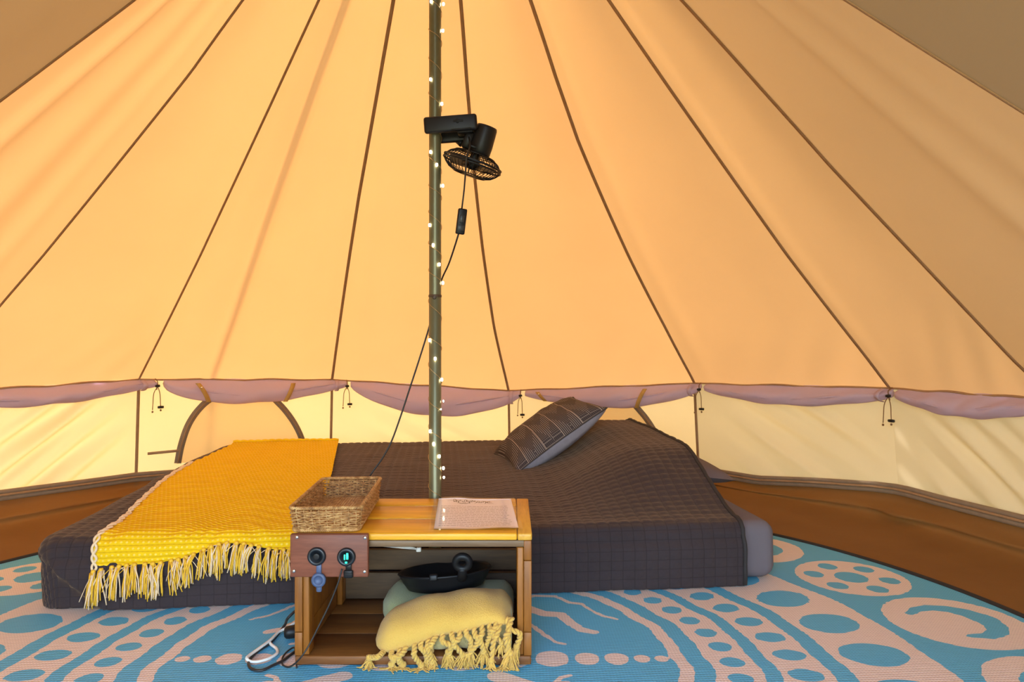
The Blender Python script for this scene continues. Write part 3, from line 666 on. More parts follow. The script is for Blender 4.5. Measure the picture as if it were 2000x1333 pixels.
BULBS = [(866, 8, 1), (865, 60, 1), (841, 155, 1), (863, 203, 1), (841, 297, 1), (853, 322, 1), (865, 363, 1), (839, 440, 1), (846, 479, 1), (858, 517, 1), (865, 553, 1),
         (839, 665, 1), (850, 701, 1), (863, 742, 1), (866, 784, .6), (861, 800, .5), (840, 843, 1), (847, 868, 1.1), (858, 892, 1), (866, 915, 1), (867, 933, .8), (842, 3, 1)]
lights = thing('string_lights', 'warm white fairy lights on copper wire wound round the tent pole', 'fairy lights', (PX, POLEY, .3))
zt_, zb_ = 2.0, .26; zs = np.linspace(zt_, zb_, 620); turns = (zt_ - zb_)/.082
an = (zt_ - zs)/.082*2*math.pi + .6*np.sin(zs*9)
mk('wire', *tube(np.stack([PX + (PR + .0012)*np.cos(an), POLEY + (PR + .0012)*np.sin(an), zs + .004*np.sin(zs*31)], -1), .0008, 4), M_wire, lights)
for bx, by, sc in BULBS:
    X = (bx - 1000)/FOC*POLEY - PX; rr = PR + .003; X = np.clip(X, -rr, rr); Yb = POLEY - math.sqrt(max(rr*rr - X*X, 0)) - .0005
    p = at(bx, by, Yb)
    b = mk('bulb', *lathe([(0, -.0048*sc), (.0024*sc, -.0036*sc), (.0034*sc, 0), (.0024*sc, .0036*sc), (0, .0048*sc)], 10, Matrix.Translation(p)), M_bulb, lights)
e0 = np.array([PX + PR + .001, POLEY - .006, .262])
mk('wire_end', *tube(smooth_path([e0, e0 + [.012, -.004, .012], e0 + [.028, -.012, .004], e0 + [.018, -.004, -.012]], 14), .0008, 4), M_wire, lights)

# ------------------------------------------------------------------ clip-on fan hanging on the pole
fan = thing('clip_fan', 'small black clip-on fan pointing downwards on the tent pole', 'fan', at(880, 250, 1.86))
def at3(px, py, Y): return at(px, py, Y)
cl0, cl1 = at(828, 246, POLEY - .030), at(932, 238, POLEY - .030); ce = (cl0 + cl1)/2; L = np.linalg.norm(cl1 - cl0); tilt = math.atan2(cl1[2]-cl0[2], cl1[0]-cl0[0])
Mcl = Matrix.Translation(ce) @ Matrix.Rotation(-tilt, 4, 'Y')
mk('clamp_jaw', xf(box(-L/2, L/2, -.008, .008, -.022, .022, .007, 3)[0], Mcl), box(-L/2, L/2, -.008, .008, -.022, .022, .007, 3)[1], M_black, fan)
mk('clamp_jaw', xf(box(-L/2 + .012, L/2 - .005, .045, .060, -.034, .004, .005, 2)[0], Mcl), box(-L/2 + .012, L/2 - .005, .045, .060, -.034, .004, .005, 2)[1], M_black, fan)
jv, jf = join([box(L/2 - .055, L/2 - .012, .0, .052, -.026, .0, .003, 1), box(L/2 - .07, L/2 - .016, -.009, -.006, -.020, -.0165, .0008, 1)]); mk('clamp_hinge', xf(jv, Mcl), jf, M_black, fan)
jv, jf = join([box(-.004, .022, -.0095, -.0075, -.003, .003, .0008), box(.004, .010, -.0098, -.0076, -.006, .006, .0008)]); mk('clamp_mark', xf(jv, Mcl @ Matrix.Translation((.012, 0, .004))), jf, plain('clamp_mark', (.004, .004, .004), .7), fan)
arm = smooth_path([at(868, 262, 1.885), at(880, 268, 1.88), at(893, 274, 1.875), at(902, 282, 1.87)], 14)
mk('pivot_arm', *tube(arm, [.010, .011, .011, .010, .009, .008, .007, .007, .008, .009, .009, .009, .009, .009], 10), M_black, fan)
mk('ball_joint', *lathe([(0, -.014), (.010, -.010), (.014, 0), (.010, .010), (0, .014)], 16, Matrix.Translation(at(882, 269, 1.878))), M_black, fan)
ftop, fbot = at(945, 250, 1.838), at(921, 326, 1.852); ax = fbot - ftop; ax /= np.linalg.norm(ax); up = -ax
Mf = frame(fbot, tuple(up), (1, 0, 0)); Hm = np.linalg.norm(fbot - ftop)
mk('motor_housing', *lathe([(0, .034), (.026, .034), (.030, .040), (.031, .060), (.029, Hm), (.027, Hm + .006), (0, Hm + .008)], 32, Mf @ Matrix.Translation((.008, 0, 0))), M_black, fan)
jv, jf = join([box(-.042, -.018, -.012, .012, .040, .085, .003, 1)]); mk('tilt_bracket', xf(jv, Mf), jf, M_black, fan)
jv, jf = join([box(-.024, .0, -.030, -.020, .045, .052, .001, 1)]); mk('switch', xf(jv, Mf), jf, M_black, fan)
RG = .080
def ringpts(r, z, n=64): return [(r*math.cos(a), r*math.sin(a), z) for a in np.linspace(0, 2*math.pi, n, endpoint=False)]
def grille(name, prof, rings, n):
    bits = [tube(ringpts(r, z), w, 6, closed=True) for r, z, w in rings]
    for i in range(n):
        a = 2*math.pi*i/n; bits.append(tube([(r*math.cos(a + .0), r*math.sin(a + .0), z) for r, z in prof], .0011, 4))
    v, f = join(bits); return mk(name, xf(v, Mf), f, M_black, fan)
grille('front_grille', [(.018, -.024), (.040, -.023), (.060, -.016), (.072, -.006), (RG, .004)], [(.018, -.024, .002), (.045, -.022, .0014), (RG, .004, .0026), (RG, .010, .002)], 44)
grille('rear_grille', [(.030, .036), (.050, .034), (.068, .024), (RG, .010)], [(.030, .036, .002), (.055, .032, .0014), (RG, .012, .0026)], 44)
mk('grille_badge', *lathe([(0, -.026), (.017, -.0255), (.019, -.023), (0, -.022)], 24, Mf), M_black, fan)
hubv = lathe([(0, -.008), (.014, -.006), (.016, .006), (.012, .034)], 20, Mf); mk('fan_hub', *hubv, M_black, fan)
for q in range(4):
    V = []
    for i in range(8):
        f = i/7; r = .013 + f*.052; wd = .018 + .022*math.sin(f*2.6)
        for j in range(6):
            g = (j/5 - .5); a = q*math.pi/2 + g*wd*2/max(r, .03); V.append((r*math.cos(a), r*math.sin(a), .006 + g*.020))
    v = np.array(V); v = np.vstack([v, v + [0, 0, .0012]]); F = grid_faces(8, 6) + [tuple(i + 48 for i in fc)[::-1] for fc in grid_faces(8, 6)]
    mk('fan_blade', xf(v, Mf), F, plain('blade_dark', (.02, .018, .018), .4), fan)
cord = smooth_path([at(916, 268, 1.83), at(918, 285, 1.795), at(912, 305, 1.76), at(909, 340, 1.775), at(906, 375, 1.80), at(902, 408, 1.81)], 26)
mk('fan_cord', *tube(cord, .0022, 6, flat=1.3), M_cordblack, fan)
s0_, s1_ = at(904, 408, 1.81), at(898, 458, 1.815); Ms = frame(tuple((s0_+s1_)/2), tuple(s0_ - s1_), (1, .25, 0)); Ls = np.linalg.norm(s0_ - s1_)
jv, jf = box(-.012, .012, -.007, .007, -Ls/2, Ls/2, .0035, 2); mk('inline_switch', xf(jv, Ms), jf, M_black, fan)
jv, jf = join([box(-.006, .006, -.0088, -.0066, -.004, .016, .001, 1), box(-.009, .009, -.0078, -.0066, -.024, -.010, .0006, 1)]); mk('switch_button', xf(jv, Ms), jf, plain('switch_grey', (.03, .03, .03), .4), fan)
cord2 = smooth_path([at(896, 456, 1.815), at(888, 482, 1.84), at(876, 517, 1.88), at(862, 548, 1.912), at(850, 592, 1.915), at(838, 640, 1.91), at(818, 705, 1.905), at(800, 760, 1.90), at(782, 815, 1.89), at(764, 864, 1.885), at(746, 897, 1.875), at(724, 928, 1.862), at(706, 965, 1.853), at(700, 1040, 1.85), at(700, 1140, 1.85)], 80)
mk('fan_cord', *tube(cord2, .0026, 6, flat=.6), M_cordblack, fan)

# ------------------------------------------------------------------ slatted wooden crate
CX0, CX1, CY0, CY1, CZ = -.467, .042, 1.465, 1.808, .291
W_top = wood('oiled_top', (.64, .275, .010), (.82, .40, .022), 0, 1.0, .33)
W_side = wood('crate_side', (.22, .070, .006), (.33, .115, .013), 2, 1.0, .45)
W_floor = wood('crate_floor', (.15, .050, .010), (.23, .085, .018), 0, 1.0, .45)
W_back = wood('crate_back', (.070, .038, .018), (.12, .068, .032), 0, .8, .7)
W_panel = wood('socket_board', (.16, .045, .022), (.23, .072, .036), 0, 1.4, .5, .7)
crate = thing('crate', 'upturned slatted wooden crate used as a bedside table in front of the pole', 'crate', ((CX0+CX1)/2, (CY0+CY1)/2, .008))
zb0 = .0085
def plank(name, *a, m=W_side, b=.0025, warp=0): 
    V, F = box(*a, b, 2); return mk(name, V, F, m, crate)
for y0, y1 in ((CY0 + .002, 1.590), (1.602, 1.7205), (1.7325, CY1)):
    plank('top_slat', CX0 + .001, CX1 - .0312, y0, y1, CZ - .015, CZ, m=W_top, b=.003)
plank('top_end_board', CX1 - .0300, CX1 + .001, CY0, CY1, CZ - .015, CZ, m=wood('oiled_end', (.62, .30, .030), (.78, .42, .06), 1, 1.0, .35), b=.003)
plank('top_front_rail', CX0 + .012, CX1 - .012, CY0 + .004, CY0 + .020, CZ - .030, CZ - .0155, m=wood('rail_brown', (.13, .07, .03), (.20, .115, .055), 0), b=.002)
for sgn, x in ((1, CX0), (-1, CX1)):
    a, b_ = (x, x + .0165) if sgn > 0 else (x - .0165, x); pst = (x + .017, x + .031) if sgn > 0 else (x - .031, x - .017)
    for z0, z1 in ((zb0 + .020, .078), (.0795, .232), (.2335, CZ - .0155)):
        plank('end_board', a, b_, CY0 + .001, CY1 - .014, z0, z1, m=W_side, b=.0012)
    plank('end_post', pst[0], pst[1], CY0 + .003, CY0 + .040, zb0 + .0205, CZ - .0305, m=W_side)
    plank('end_post', pst[0], pst[1], CY1 - .055, CY1 - .015, zb0 + .0205, CZ - .0305, m=W_side)
for y0, y1 in ((CY0, 1.582), (1.5835, 1.700), (1.7015, CY1)):
    plank('bottom_board', CX0 + .001, CX1 - .001, y0, y1, zb0, zb0 + .0195, m=W_floor, b=.003)
for z0, z1 in ((zb0 + .021, .098), (.106, .159), (.168, .245)):
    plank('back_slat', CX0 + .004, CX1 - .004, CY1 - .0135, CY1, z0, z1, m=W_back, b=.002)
board = plank('socket_board', -.4725, -.3060, CY0 - .0135, CY0 - .0005, .2015, .2935, m=W_panel, b=.003)
for px, py in ((580, 1050), (713, 1051), (574, 1116), (712, 1117)):
    p = at(px, py, CY0 - .0137); s = mk('screw', *lathe([(0, .0026), (.0024, .0024), (.0038, .0012), (.0041, 0), (0, 0)], 14, frame(p, (0, -1, 0))), M_chrome, board); s.parent = crate; s.matrix_parent_inverse = Matrix.Translation(-crate.location)
M_dark = plain('socket_dark', (.008, .010, .013), .35)
for i, (px, py) in enumerate(((619, 1087), (677, 1088))):
    p = at(px, py, CY0 - .0137); Mx = frame(p, (0, -1, 0))
    sk = mk('socket', *lathe([(.0195, 0), (.0195, .004), (.0178, .0065), (.0125, .0068), (.0118, .002), (.0, .001)], 32, Mx), M_dark, crate)
    jv, jf = join([lathe([(.0070, .0015), (.0070, .0055), (.0058, .006), (.0, .0055)], 20, Mx)]); mk('socket_core', jv, jf, M_black if i == 0 else M_dark, crate)
    if i == 1:
        jv, jf = join([box(-.0042, -.0015, -.005, .0065, .0062, .0072, .0003), box(.0006, .0052, -.004, .0095, .0062, .0072, .0003), box(-.0020, .0030, -.0125, -.0085, .0062, .0075, .0004)]); mk('green_led', xf(jv, Mx), jf, M_led, crate)
    cy = at(px + 4, py + 46 if i == 0 else py + 30, CY0 - .016)
    if i == 0:
        hv, hf = join([box(-.0055, .0055, 0, .003, -.0, .026, .001)]); mk('cap_hinge', hv + (cy + [0, -.002, .010]), hf, M_bluecap, crate)
        Mk = frame(cy, (0, -1, 0)); mk('socket_cap', *lathe([(0, .002), (.009, .002), (.0095, .006), (.0115, .0062), (.0152, .005), (.0155, 0), (0, 0)], 28, Mk), M_bluecap, crate)
        hv, hf = box(-.0055, .0055, -.001, .0025, -.026, -.012, .003, 2); mk('cap_tab', hv + cy, hf, M_bluecap, crate)
    else:
        hv, hf = join([box(-.006, .006, -.003, .002, .004, .018, .001), box(-.010, .010, -.006, .002, -.012, .005, .003, 2), box(-.0085, .0085, -.0075, -.005, -.001, .001, .0005)]); mk('socket_cap', hv + cy, hf, M_black, crate)

# thin black charging lead running from the right socket to the rug
lead = smooth_path([at(668, 1112, 1.442), at(660, 1140, 1.440), at(644, 1180, 1.438), at(622, 1225, 1.432), at(603, 1262, 1.425), at(585, 1288, 1.42), floor_at(566, 1303, .012), floor_at(553, 1300, .0095), floor_at(551, 1288, .0095), floor_at(560, 1274, .0095), floor_at(575, 1266, .0095), np.array([-.458, 1.452, .0095])], 60)
ld = thing('charging_lead', 'thin black lead hanging from the right socket down the front of the crate', 'cable', lead[0])
mk('lead', *tube(lead, .0019, 6), M_cordblack, ld)
tl = smooth_path([floor_at(575, 1276, .0098), floor_at(553, 1291, .0098), floor_at(533, 1300, .0098), floor_at(515, 1307, .0098)], 16)

# black and white flex looped on the rug left of the crate
fl = thing('power_flex', 'twisted black and white power flex looped on the rug left of the crate', 'cable', floor_at(520, 1275, .008))
bl = smooth_path([np.array([-.478, 1.72, .085]), floor_at(566, 1204, .05), floor_at(556, 1222, .02), floor_at(541, 1242, .0105), floor_at(526, 1258, .0105), floor_at(502, 1274, .0105), floor_at(488, 1289, .0105), floor_at(486, 1301, .0105), floor_at(495, 1309, .0105), floor_at(512, 1310, .0105), floor_at(532, 1301, .0105), floor_at(553, 1291, .0105), floor_at(566, 1281, .0105), floor_at(578, 1272, .0105)], 80)
mk('black_flex', *tube(bl, .0032, 8), M_cordblack, fl)
wh = smooth_path([np.array([-.478, 1.665, .05]), floor_at(560, 1227, .018), floor_at(545, 1235, .014), floor_at(528, 1251, .0165), floor_at(505, 1268, .0165), floor_at(487, 1281, .0165), floor_at(482, 1287, .0165), floor_at(490, 1293, .0115), floor_at(505, 1293, .0115), floor_at(525, 1287, .0115), floor_at(541, 1277, .0115), floor_at(540, 1268, .0115), floor_at(530, 1260, .0115), floor_at(525, 1253, .014)], 80)
mk('white_flex', *tube(wh, .0034, 8), M_cordwhite, fl)
pp = floor_at(567, 1248, .008); pe = np.array([-.475, pp[1] + .012, .024]); ps_ = floor_at(556, 1250, .008) + [0, 0, .016]
Mpl = frame(tuple(ps_), tuple(pe - ps_)); Lp = np.linalg.norm(pe - ps_)
mk('plug', *lathe([(0, -.002), (.009, -.001), (.0135, .003), (.0145, .010), (.0145, max(Lp, .02)), (0, max(Lp, .02))], 20, Mpl), M_black, fl)
# white cable tucked under the crate top
wc = thing('white_cable', 'white cable tucked inside the crate under its top', 'cable', at(760, 1064, 1.60))
P = smooth_path([at(700, 1058, 1.56), at(722, 1060, 1.60), at(745, 1062, 1.62), at(775, 1066, 1.64), at(800, 1069, 1.66), at(815, 1073, 1.68)], 24); mk('flex', *tube(P, .0024, 6), M_cordwhite, wc)
P = smooth_path([at(705, 1064, 1.56), at(726, 1066, 1.59), at(750, 1067, 1.62), at(790, 1071, 1.65), at(818, 1073, 1.68)], 24); mk('flex', *tube(P, .0024, 6), M_cordwhite, wc)
mk('cable_clip', *box(*(np.array([-.006, .006, -.006, .006, -.006, .004]) + np.repeat(P[-1], 2)), .0015, 1), M_cordwhite, wc)

# ------------------------------------------------------------------ wicker tray on the crate
M_wick = NT('wicker'); v = M_wick.coord(); M_wick.col(M_wick.ramp(M_wick.noise(v, 90, 4), (.3, (.22, .095, .028)), (.5, (.44, .22, .07)), (.7, (.62, .38, .15)))); M_wick.set(.5, spec=.4); M_wick = M_wick.m
bk = thing('wicker_basket', 'shallow rectangular wicker tray standing on the crate', 'basket', (-.40, 1.64, CZ))
bw, bd, bh, bz = .070, .163, .050, CZ + .0042
cB = np.array([-.4125, 1.637]); rot = math.radians(3.6)
def bp(x, y, z): return np.array([cB[0] + x*math.cos(rot) - y*math.sin(rot), cB[1] + x*math.sin(rot) + y*math.cos(rot), z])
def per(f, h):                                         # rounded-rectangle outline, f in 0..1, flaring with height h (0..1)
    a, b, r = bw + .006*h, bd + .006*h, .014; L = [2*(a-r), math.pi/2*r, 2*(b-r), math.pi/2*r]*2; tot = sum(L); d = (f % 1)*tot
    for i, l in enumerate(L):
        if d <= l: break
        d -= l
    k = i//2
    cs = [((a-r), -(b-r)), ((a-r), (b-r)), (-(a-r), (b-r)), (-(a-r), -(b-r))][k]
    if i % 2 == 0:
        t = [(1, 0), (0, 1), (-1, 0), (0, -1)][k]; st = [(-(a-r), -b), (a, -(b-r)), ((a-r), b), (-a, (b-r))][k]; return np.array([st[0] + t[0]*d, st[1] + t[1]*d]), np.array([t[1], -t[0]])
    an = -math.pi/2 + k*math.pi/2 + d/r; return np.array([cs[0] + r*math.cos(an), cs[1] + r*math.sin(an)]), np.array([math.cos(an), math.sin(an)])
NSK = 60
bits = []
for i in range(NSK):                                                                       # upright stakes
    P = []
    for h in np.linspace(0, 1, 5):
        q, n = per(i/NSK, h); P.append(bp(q[0], q[1], bz + h*(bh - .004)))
    bits.append(tube(P, .0015, 5))
mk('stake', *join(bits), M_wick, bk)['kind'] = 'stuff'
rnd = np.random.default_rng(4)
for row in range(11):                                                                      # weavers in and out of the stakes
    h = (row + .6)/11.5; P = []
    for j in range(NSK*3):
        f = j/(NSK*3); q, n = per(f, h); o = .0026*math.cos(math.pi*(f*NSK + row)); P.append(bp(q[0] + n[0]*o, q[1] + n[1]*o, bz + h*(bh - .004) + rnd.normal(0, .0005) + .0007*math.sin(f*30 + row)))
    mk('weaver', *tube(P, .0017, 5, closed=True), M_wick, bk)
for nm, h, r in (('top_rim', 1.0, .0042), ('bottom_rim', .02, .0040)):                       # twisted rims
    bits = []
    for ph in (0, 2.1, 4.2):
        P = []
        for j in range(420):
            f = j/420; q, n = per(f, h); w = 2*math.pi*f*70 + ph; P.append(bp(q[0] + n[0]*.0024*math.cos(w), q[1] + n[1]*.0024*math.cos(w), bz + h*bh + .0024*math.sin(w)))
        bits.append(tube(P, r*.55, 5, closed=True))
    mk(nm, *join(bits), M_wick, bk)
bits = []
for i in range(21):
    x = -bw + .005 + (2*bw - .01)*i/20; bits.append(tube([bp(x, y, bz + .0018 + .0012*math.cos(math.pi*(j + i))) for j, y in enumerate(np.linspace(-bd + .004, bd - .004, 50))], .0016, 5))
for i in range(49):
    y = -bd + .006 + (2*bd - .012)*i/48; bits.append(tube([bp(-bw + .004, y, bz + .0018), bp(bw - .004, y, bz + .0018)], .0013, 4))
bb = mk('woven_base', *join(bits), M_wick, bk); bb['kind'] = 'stuff'

# ------------------------------------------------------------------ laminated sheet on the crate
sh = thing('laminated_sheet', 'laminated page of printed notes lying on the right of the crate top', 'paper', (-.09, 1.65, CZ))
c_fl, c_fr, c_br, c_bl = np.array([-.181, 1.478]), np.array([.0245, 1.486]), np.array([.006, 1.800]), np.array([-.205, 1.805])
def sheet_pt(u, v, dz=0):
    q = (c_fl*(1-u) + c_fr*u)*(1-v) + (c_bl*(1-u) + c_br*u)*v
    z = CZ + .0022 + .0016*math.sin(u*7 + .5)*math.sin(math.pi*min(max(v, 0), 1)*.5 + .9)**2 + .0035*math.exp(-((u - .72)/.2)**2)*(1 - sm(v, 0, .25)) + .0025*math.exp(-((u - .30)/.15)**2)*sm(v, .8, 1)
    return np.array([q[0], q[1], z + dz])
def sheet_mesh(u0, u1, v0, v1, dz, th, n=26):
    us, vs = np.linspace(u0, u1, n), np.linspace(v0, v1, n)
    T = [sheet_pt(u, v, dz + th) for u in us for v in vs]; B = [sheet_pt(u, v, dz) for u in us for v in vs]
    idx = [i*n for i in range(n)] + [(n-1)*n + j for j in range(1, n)] + [i*n + n-1 for i in range(n-2, -1, -1)] + [j for j in range(n-2, 0, -1)]
    F = grid_faces(n, n) + [f[::-1] for f in [tuple(i + n*n for i in q) for q in grid_faces(n, n)]] + [(idx[i], idx[(i+1) % len(idx)], idx[(i+1) % len(idx)] + n*n, idx[i] + n*n) for i in range(len(idx))]
    return np.array(T + B), F
mk('page', *sheet_mesh(.055, .955, .045, .965, 0, .00025), plain('paper_white', (.82, .78, .84), .35, var=.02), sh)
m = NT('clear_laminate'); m.p.inputs['Base Color'].default_value = (1, 1, 1, 1); m.set(.06, spec=.6)
tb = m.n.new('ShaderNodeBsdfTransparent'); gl = m.n.new('ShaderNodeBsdfGlossy'); gl.inputs['Roughness'].default_value = .07; fr = m.n.new('ShaderNodeLayerWeight'); fr.inputs[0].default_value = .5
ms = m.n.new('ShaderNodeMixShader'); m.link(m.math('MULTIPLY_ADD', m.math('POWER', fr.outputs['Facing'], 5.0), .6, .04), ms.inputs[0]); m.link(tb.outputs[0], ms.inputs[1]); m.link(gl.outputs[0], ms.inputs[2]); m.link(ms.outputs[0], m.out.inputs[0])
us = np.linspace(0, 1, 40); mk('laminate', [sheet_pt(u, v, .0010) for u in us for v in us], grid_faces(40, 40), m.m, sh)
ink = plain('ink', (.035, .03, .03), .6); ink2 = plain('grey_ink', (.40, .36, .35), .6)
rnd = np.random.default_rng(11); bits = []
def flat_line(pts, w, dz=.0006):
    pts = np.asarray(pts, float); T = np.gradient(pts, axis=0); Nn = np.stack([-T[:, 1], T[:, 0]*.6], -1); Nn /= np.linalg.norm(Nn, axis=1)[:, None] + 1e-9
    ww = np.asarray(w)[:, None] if np.ndim(w) else w
    A, B = pts + Nn*ww, pts - Nn*ww; V = [sheet_pt(*p, dz) for p in A] + [sheet_pt(*p, dz) for p in B]; n = len(pts)
    return np.array(V), [(i, i+1, n+i+1, n+i) for i in range(n-1)]
def scribble(u0, u1, v, amp, k, seed):
    r = np.random.default_rng(seed); t = np.linspace(0, 1, 120); u = u0 + (u1-u0)*t + .012*np.sin(2*np.pi*k*t*1.0 + 1); vv = v + amp*np.sin(2*np.pi*k*t + r.uniform(0, 6))*(.55 + .45*np.sin(t*9 + seed)) + amp*.5*np.sin(2*np.pi*k*.37*t)
    return flat_line(np.stack([u, vv], -1), .0018 + .0022*np.abs(np.sin(t*40 + seed)))
bits += [scribble(.24, .48, .865, .040, 9, 1), scribble(.52, .70, .850, .034, 7, 2), scribble(.30, .42, .80, .018, 6, 3), scribble(.47, .52, .885, .03, 2, 4)]
for (a, b) in (((.17, .875), (.30, .895)), ((.33, .90), (.29, .80)), ((.43, .83), (.51, .90)), ((.50, .81), (.60, .895)), ((.60, .895), (.69, .80)), ((.66, .84), (.73, .80))):
    t = np.linspace(0, 1, 14)[:, None]; bits.append(flat_line(np.array(a)*(1-t) + np.array(b)*t + np.hstack([0*t, .008*np.sin(t*6)]), .0022))
mk('heading', *join(bits), ink, sh)
bits = []
for i in range(13):
    v = .70 - i*.049; u = .10
    while u < .88:
        w = rnd.uniform(.015, .06)
        if u + w > .90: break
        bits.append(flat_line([(u, v), (u + w/2, v), (u + w, v)], .0065)); u += w + .009
mk('body_text', *join(bits), ink2, sh)['kind'] = 'stuff'

# ------------------------------------------------------------------ in the crate: green blanket, skillet, yellow blanket
def loft(xs, secs, cap=True):                                        # secs: (n, m, 2) y,z loops
    V = np.array([[x, y, z] for x, s in zip(xs, secs) for y, z in s]); k, mm = len(xs), len(secs[0]); F = grid_faces(k, mm, wrap_v=True)
    if cap: F += [tuple(range(mm)), tuple(range((k-1)*mm, k*mm))[::-1]]
    return V, F
def super_sec(yc, zc, hy, hz, n=40, e=2.6, top=None):
    a = np.linspace(0, 2*math.pi, n, endpoint=False); c, s = np.cos(a), np.sin(a)
    return np.stack([yc + hy*np.sign(c)*np.abs(c)**(2/e), zc + hz*np.sign(s)*np.abs(s)**(2/e)], -1)
def woolly(name, c1, c2, sc=330):
    m = NT(name); v = m.coord(); a = m.noise(v, sc, 3, .7); b = m.noise(v, 14, 3); m.col(m.mix(m.math('MULTIPLY_ADD', b, .4, m.math('MULTIPLY', a, .6)), c1, c2)); m.set(.95, spec=.08, sheen=.2); m.bump(a, .7, .004); return m.m
M_green = woolly('pale_green_wool', (.33, .33, .14), (.45, .45, .22)); M_yel = woolly('mustard_wool', (.62, .35, .062), (.80, .48, .105)); M_olive = woolly('olive_wool', (.40, .31, .12), (.54, .43, .19))
gb = thing('green_blanket', 'pale green folded blanket at the back of the crate under the skillet', 'blanket', (-.16, 1.69, .028))
xs = np.linspace(-.318, .004, 40); secs = []
for x in xs:
    e = min(1, (x + .318)/.03)**.5 if x < -.288 else 1; e *= 1 if x < -.02 else max(.05, (.006 - x)/.026)**.3
    secs.append(super_sec(1.690, .0285 + .0340, .098*max(e, .05), .0335*max(e, .05)*(1 + .03*math.sin(x*40)), 36, 3.4))
mk('folded_body', *loft(xs, secs), M_green, gb)
for zz in (.050, .075):
    mk('fold_crease', *tube([(x, 1.593 + .002*math.sin(x*40), zz + .003*math.sin(x*25)) for x in np.linspace(-.285, -.02, 20)], .0030, 6), M_green, gb)

sk = thing('skillet', 'black cast-iron skillet lying on the folded blankets inside the crate', 'pan', (-.163, 1.685, .12))
Msk = Matrix.Translation((-.163, 1.680, .1010)) @ Matrix.Rotation(math.radians(-4), 4, 'Y') @ Matrix.Rotation(math.radians(-9), 4, 'X')
mk('pan_bowl', *lathe([(0, 0), (.078, 0), (.092, .004), (.103, .020), (.112, .038), (.1155, .041), (.113, .044), (.109, .041), (.099, .022), (.088, .008), (0, .006)], 56, Msk), M_iron, sk)
hp = smooth_path([(.050, -.098, .034), (.052, -.112, .040), (.054, -.122, .050), (.055, -.127, .060)], 12); Vh, Fh = tube(hp, np.linspace(.012, .010, 12), 12, flat=.7); mk('handle', xf(Vh, Msk), Fh, M_iron, sk)
he = np.array(Msk @ Vector((.056, -.130, .074)))
t_ = [(he[0] + .0155*math.cos(a), he[1] - .004*math.sin(a), he[2] + .0155*math.sin(a)) for a in np.linspace(0, 2*math.pi, 32, endpoint=False)]
mk('handle_eye', *tube(t_, .0085, 10, closed=True), M_iron, sk)
mk('pour_lip', xf(box(-.024, -.004, -.117, -.107, .034, .050, .004, 2)[0], Msk), box(-.024, -.004, -.117, -.107, .034, .050, .004, 2)[1], M_iron, sk)

yb = thing('yellow_blanket', 'mustard yellow folded blanket with knotted fringe spilling from the crate', 'blanket', (-.14, 1.52, .028))
def hem_z(x): return float(np.interp(x, [-.30, -.262, -.19, -.11, -.04, .004], [.030, .034, .062, .086, .104, .104]))
def crest_z(x): return float(np.interp(x, [-.30, -.265, -.17, -.06, -.02, .004], [.082, .104, .131, .141, .134, .112]))
xs = np.linspace(-.298, .002, 60); secs = []
for x in xs:
    f = (x + .298)/.300; e = math.sqrt(max(1 - (1 - min(f/.16, 1))**2, .004)) * math.sqrt(max(1 - (1 - min((1-f)/.10, 1))**2, .01))
    tz, bz_ = crest_z(x), hem_z(x); zc = (tz + bz_)/2; hz = (tz - bz_)/2 + .004
    sec = super_sec(1.520, zc, .072*(.35 + .65*e), hz*e, 44, 2.5)
    dy = sec[:, 0] - 1.520; sec[:, 1] += np.where(dy < 0, dy*.16, dy*-.02)*1.0        # droop to the front
    sec[:, 1] += .0025*np.sin(x*60 + dy*30)
    secs.append(sec)
mk('folded_body', *loft(xs, secs), M_yel, yb)
xs2 = np.linspace(-.262, .000, 44); secs = []
for x in xs2:
    f = (x + .262)/.262; e = math.sqrt(max(1 - (1 - min(f/.1, 1))**2, .01)); top_ = hem_z(x) + .010; lo = .030
    secs.append(super_sec(1.530 + .004*math.sin(x*90), (top_ + lo)/2, .056*e, max((top_ - lo)/2, .006)*e, 36, 3.2))
mk('under_fold', *loft(xs2, secs), M_olive, yb)
rnd = np.random.default_rng(31)
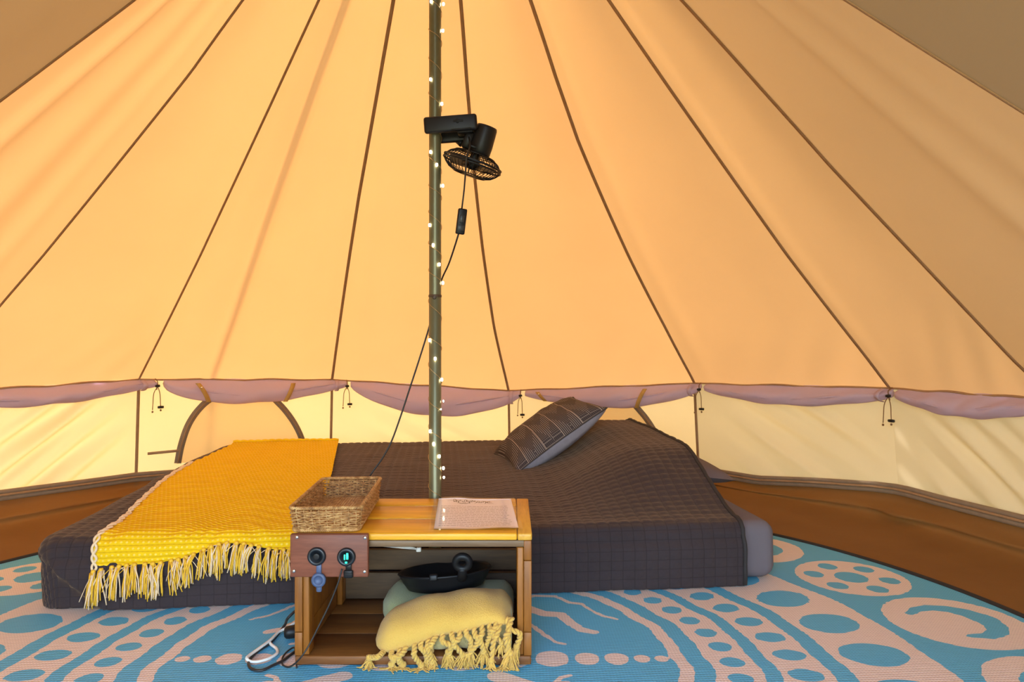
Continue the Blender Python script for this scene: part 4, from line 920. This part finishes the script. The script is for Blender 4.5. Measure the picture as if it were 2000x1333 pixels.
def twist(P, r, turns):                                               # two-ply cord along P
    P = smooth_path(P, 36); T = np.gradient(P, axis=0); T /= np.linalg.norm(T, axis=1)[:, None]; u = np.cross(T, [0, 1.0, .1]); u /= np.linalg.norm(u, axis=1)[:, None]; w = np.cross(T, u); a = np.linspace(0, turns*2*math.pi, 36)[:, None]
    return join([tube(P + r*.75*(u*np.cos(a + ph) + w*np.sin(a + ph)), r*.85, 6) for ph in (0, math.pi)]), P[-1], T[-1]
CORDS = [(-.274, -.03, .018, 1), (-.256, .0, .006, 1), (-.240, .008, .004, 1), (-.224, -.01, .004, 1), (-.208, .015, .004, 1), (-.192, .012, .008, 0), (-.176, .006, .010, 1), (-.160, -.014, .030, 0), (-.146, .010, .018, 0), (-.130, -.006, .028, 0),
         (-.114, .008, .022, 0), (-.098, .010, .034, 0), (-.082, -.012, .022, 0), (-.066, .006, .030, 0), (-.050, -.008, .036, 0), (-.036, .014, .050, 0), (-.024, -.02, .014, 1), (-.012, .008, .030, 1), (-.003, -.012, .008, 1), (.000, .010, .040, 0)]
for x, dx, zend, long in CORDS:
    h = hem_z(x); p0 = np.array([x, 1.4545 + rnd.normal(0, .001), h + .010 - .006]); yo = CY0 - .011 - rnd.uniform(.0, .006) if long else 1.462 - rnd.uniform(0, .006)
    p3 = np.array([x + dx, yo, max(zend + .012, .016)]); mid = (p0 + p3)/2 + np.array([rnd.normal(0, .008), -.010 - abs(rnd.normal(0, .004)), .004])
    p1 = p0*.7 + p3*.3 + np.array([rnd.normal(0, .004), -.011, .004])
    (v, f), pe, te = twist([p0 + [0, .006, .004], p1, mid, p3], .0042, 4)
    cd = bpy.data.objects.new('fringe_cord', None); C.objects.link(cd); cd.parent = yb
    base = np.array(yb.location)
    o = mk('twisted_cord', v - base, f, M_yel); o.parent = cd
    o = mk('knot', lathe([(0, -.007), (.0065, -.004), (.0078, 0), (.0062, .005), (0, .007)], 10)[0] + pe - base, lathe([(0, -.007), (.0065, -.004), (.0078, 0), (.0062, .005), (0, .007)], 10)[1], M_yel); o.parent = cd
    bits = []
    for q in range(20):
        d = np.array([rnd.normal(0, .5), -.25 + rnd.normal(0, .2), -.8]); bits.append(strand(pe + np.array([rnd.normal(0, .003), rnd.normal(0, .002), -.003]), d, rnd.uniform(.022, .040)*(1.15 if long else .9), .0018, rnd, .12, 5, .009))
    v, f = join(bits); o = mk('frayed_end', v - base, f, M_yel); o.parent = cd
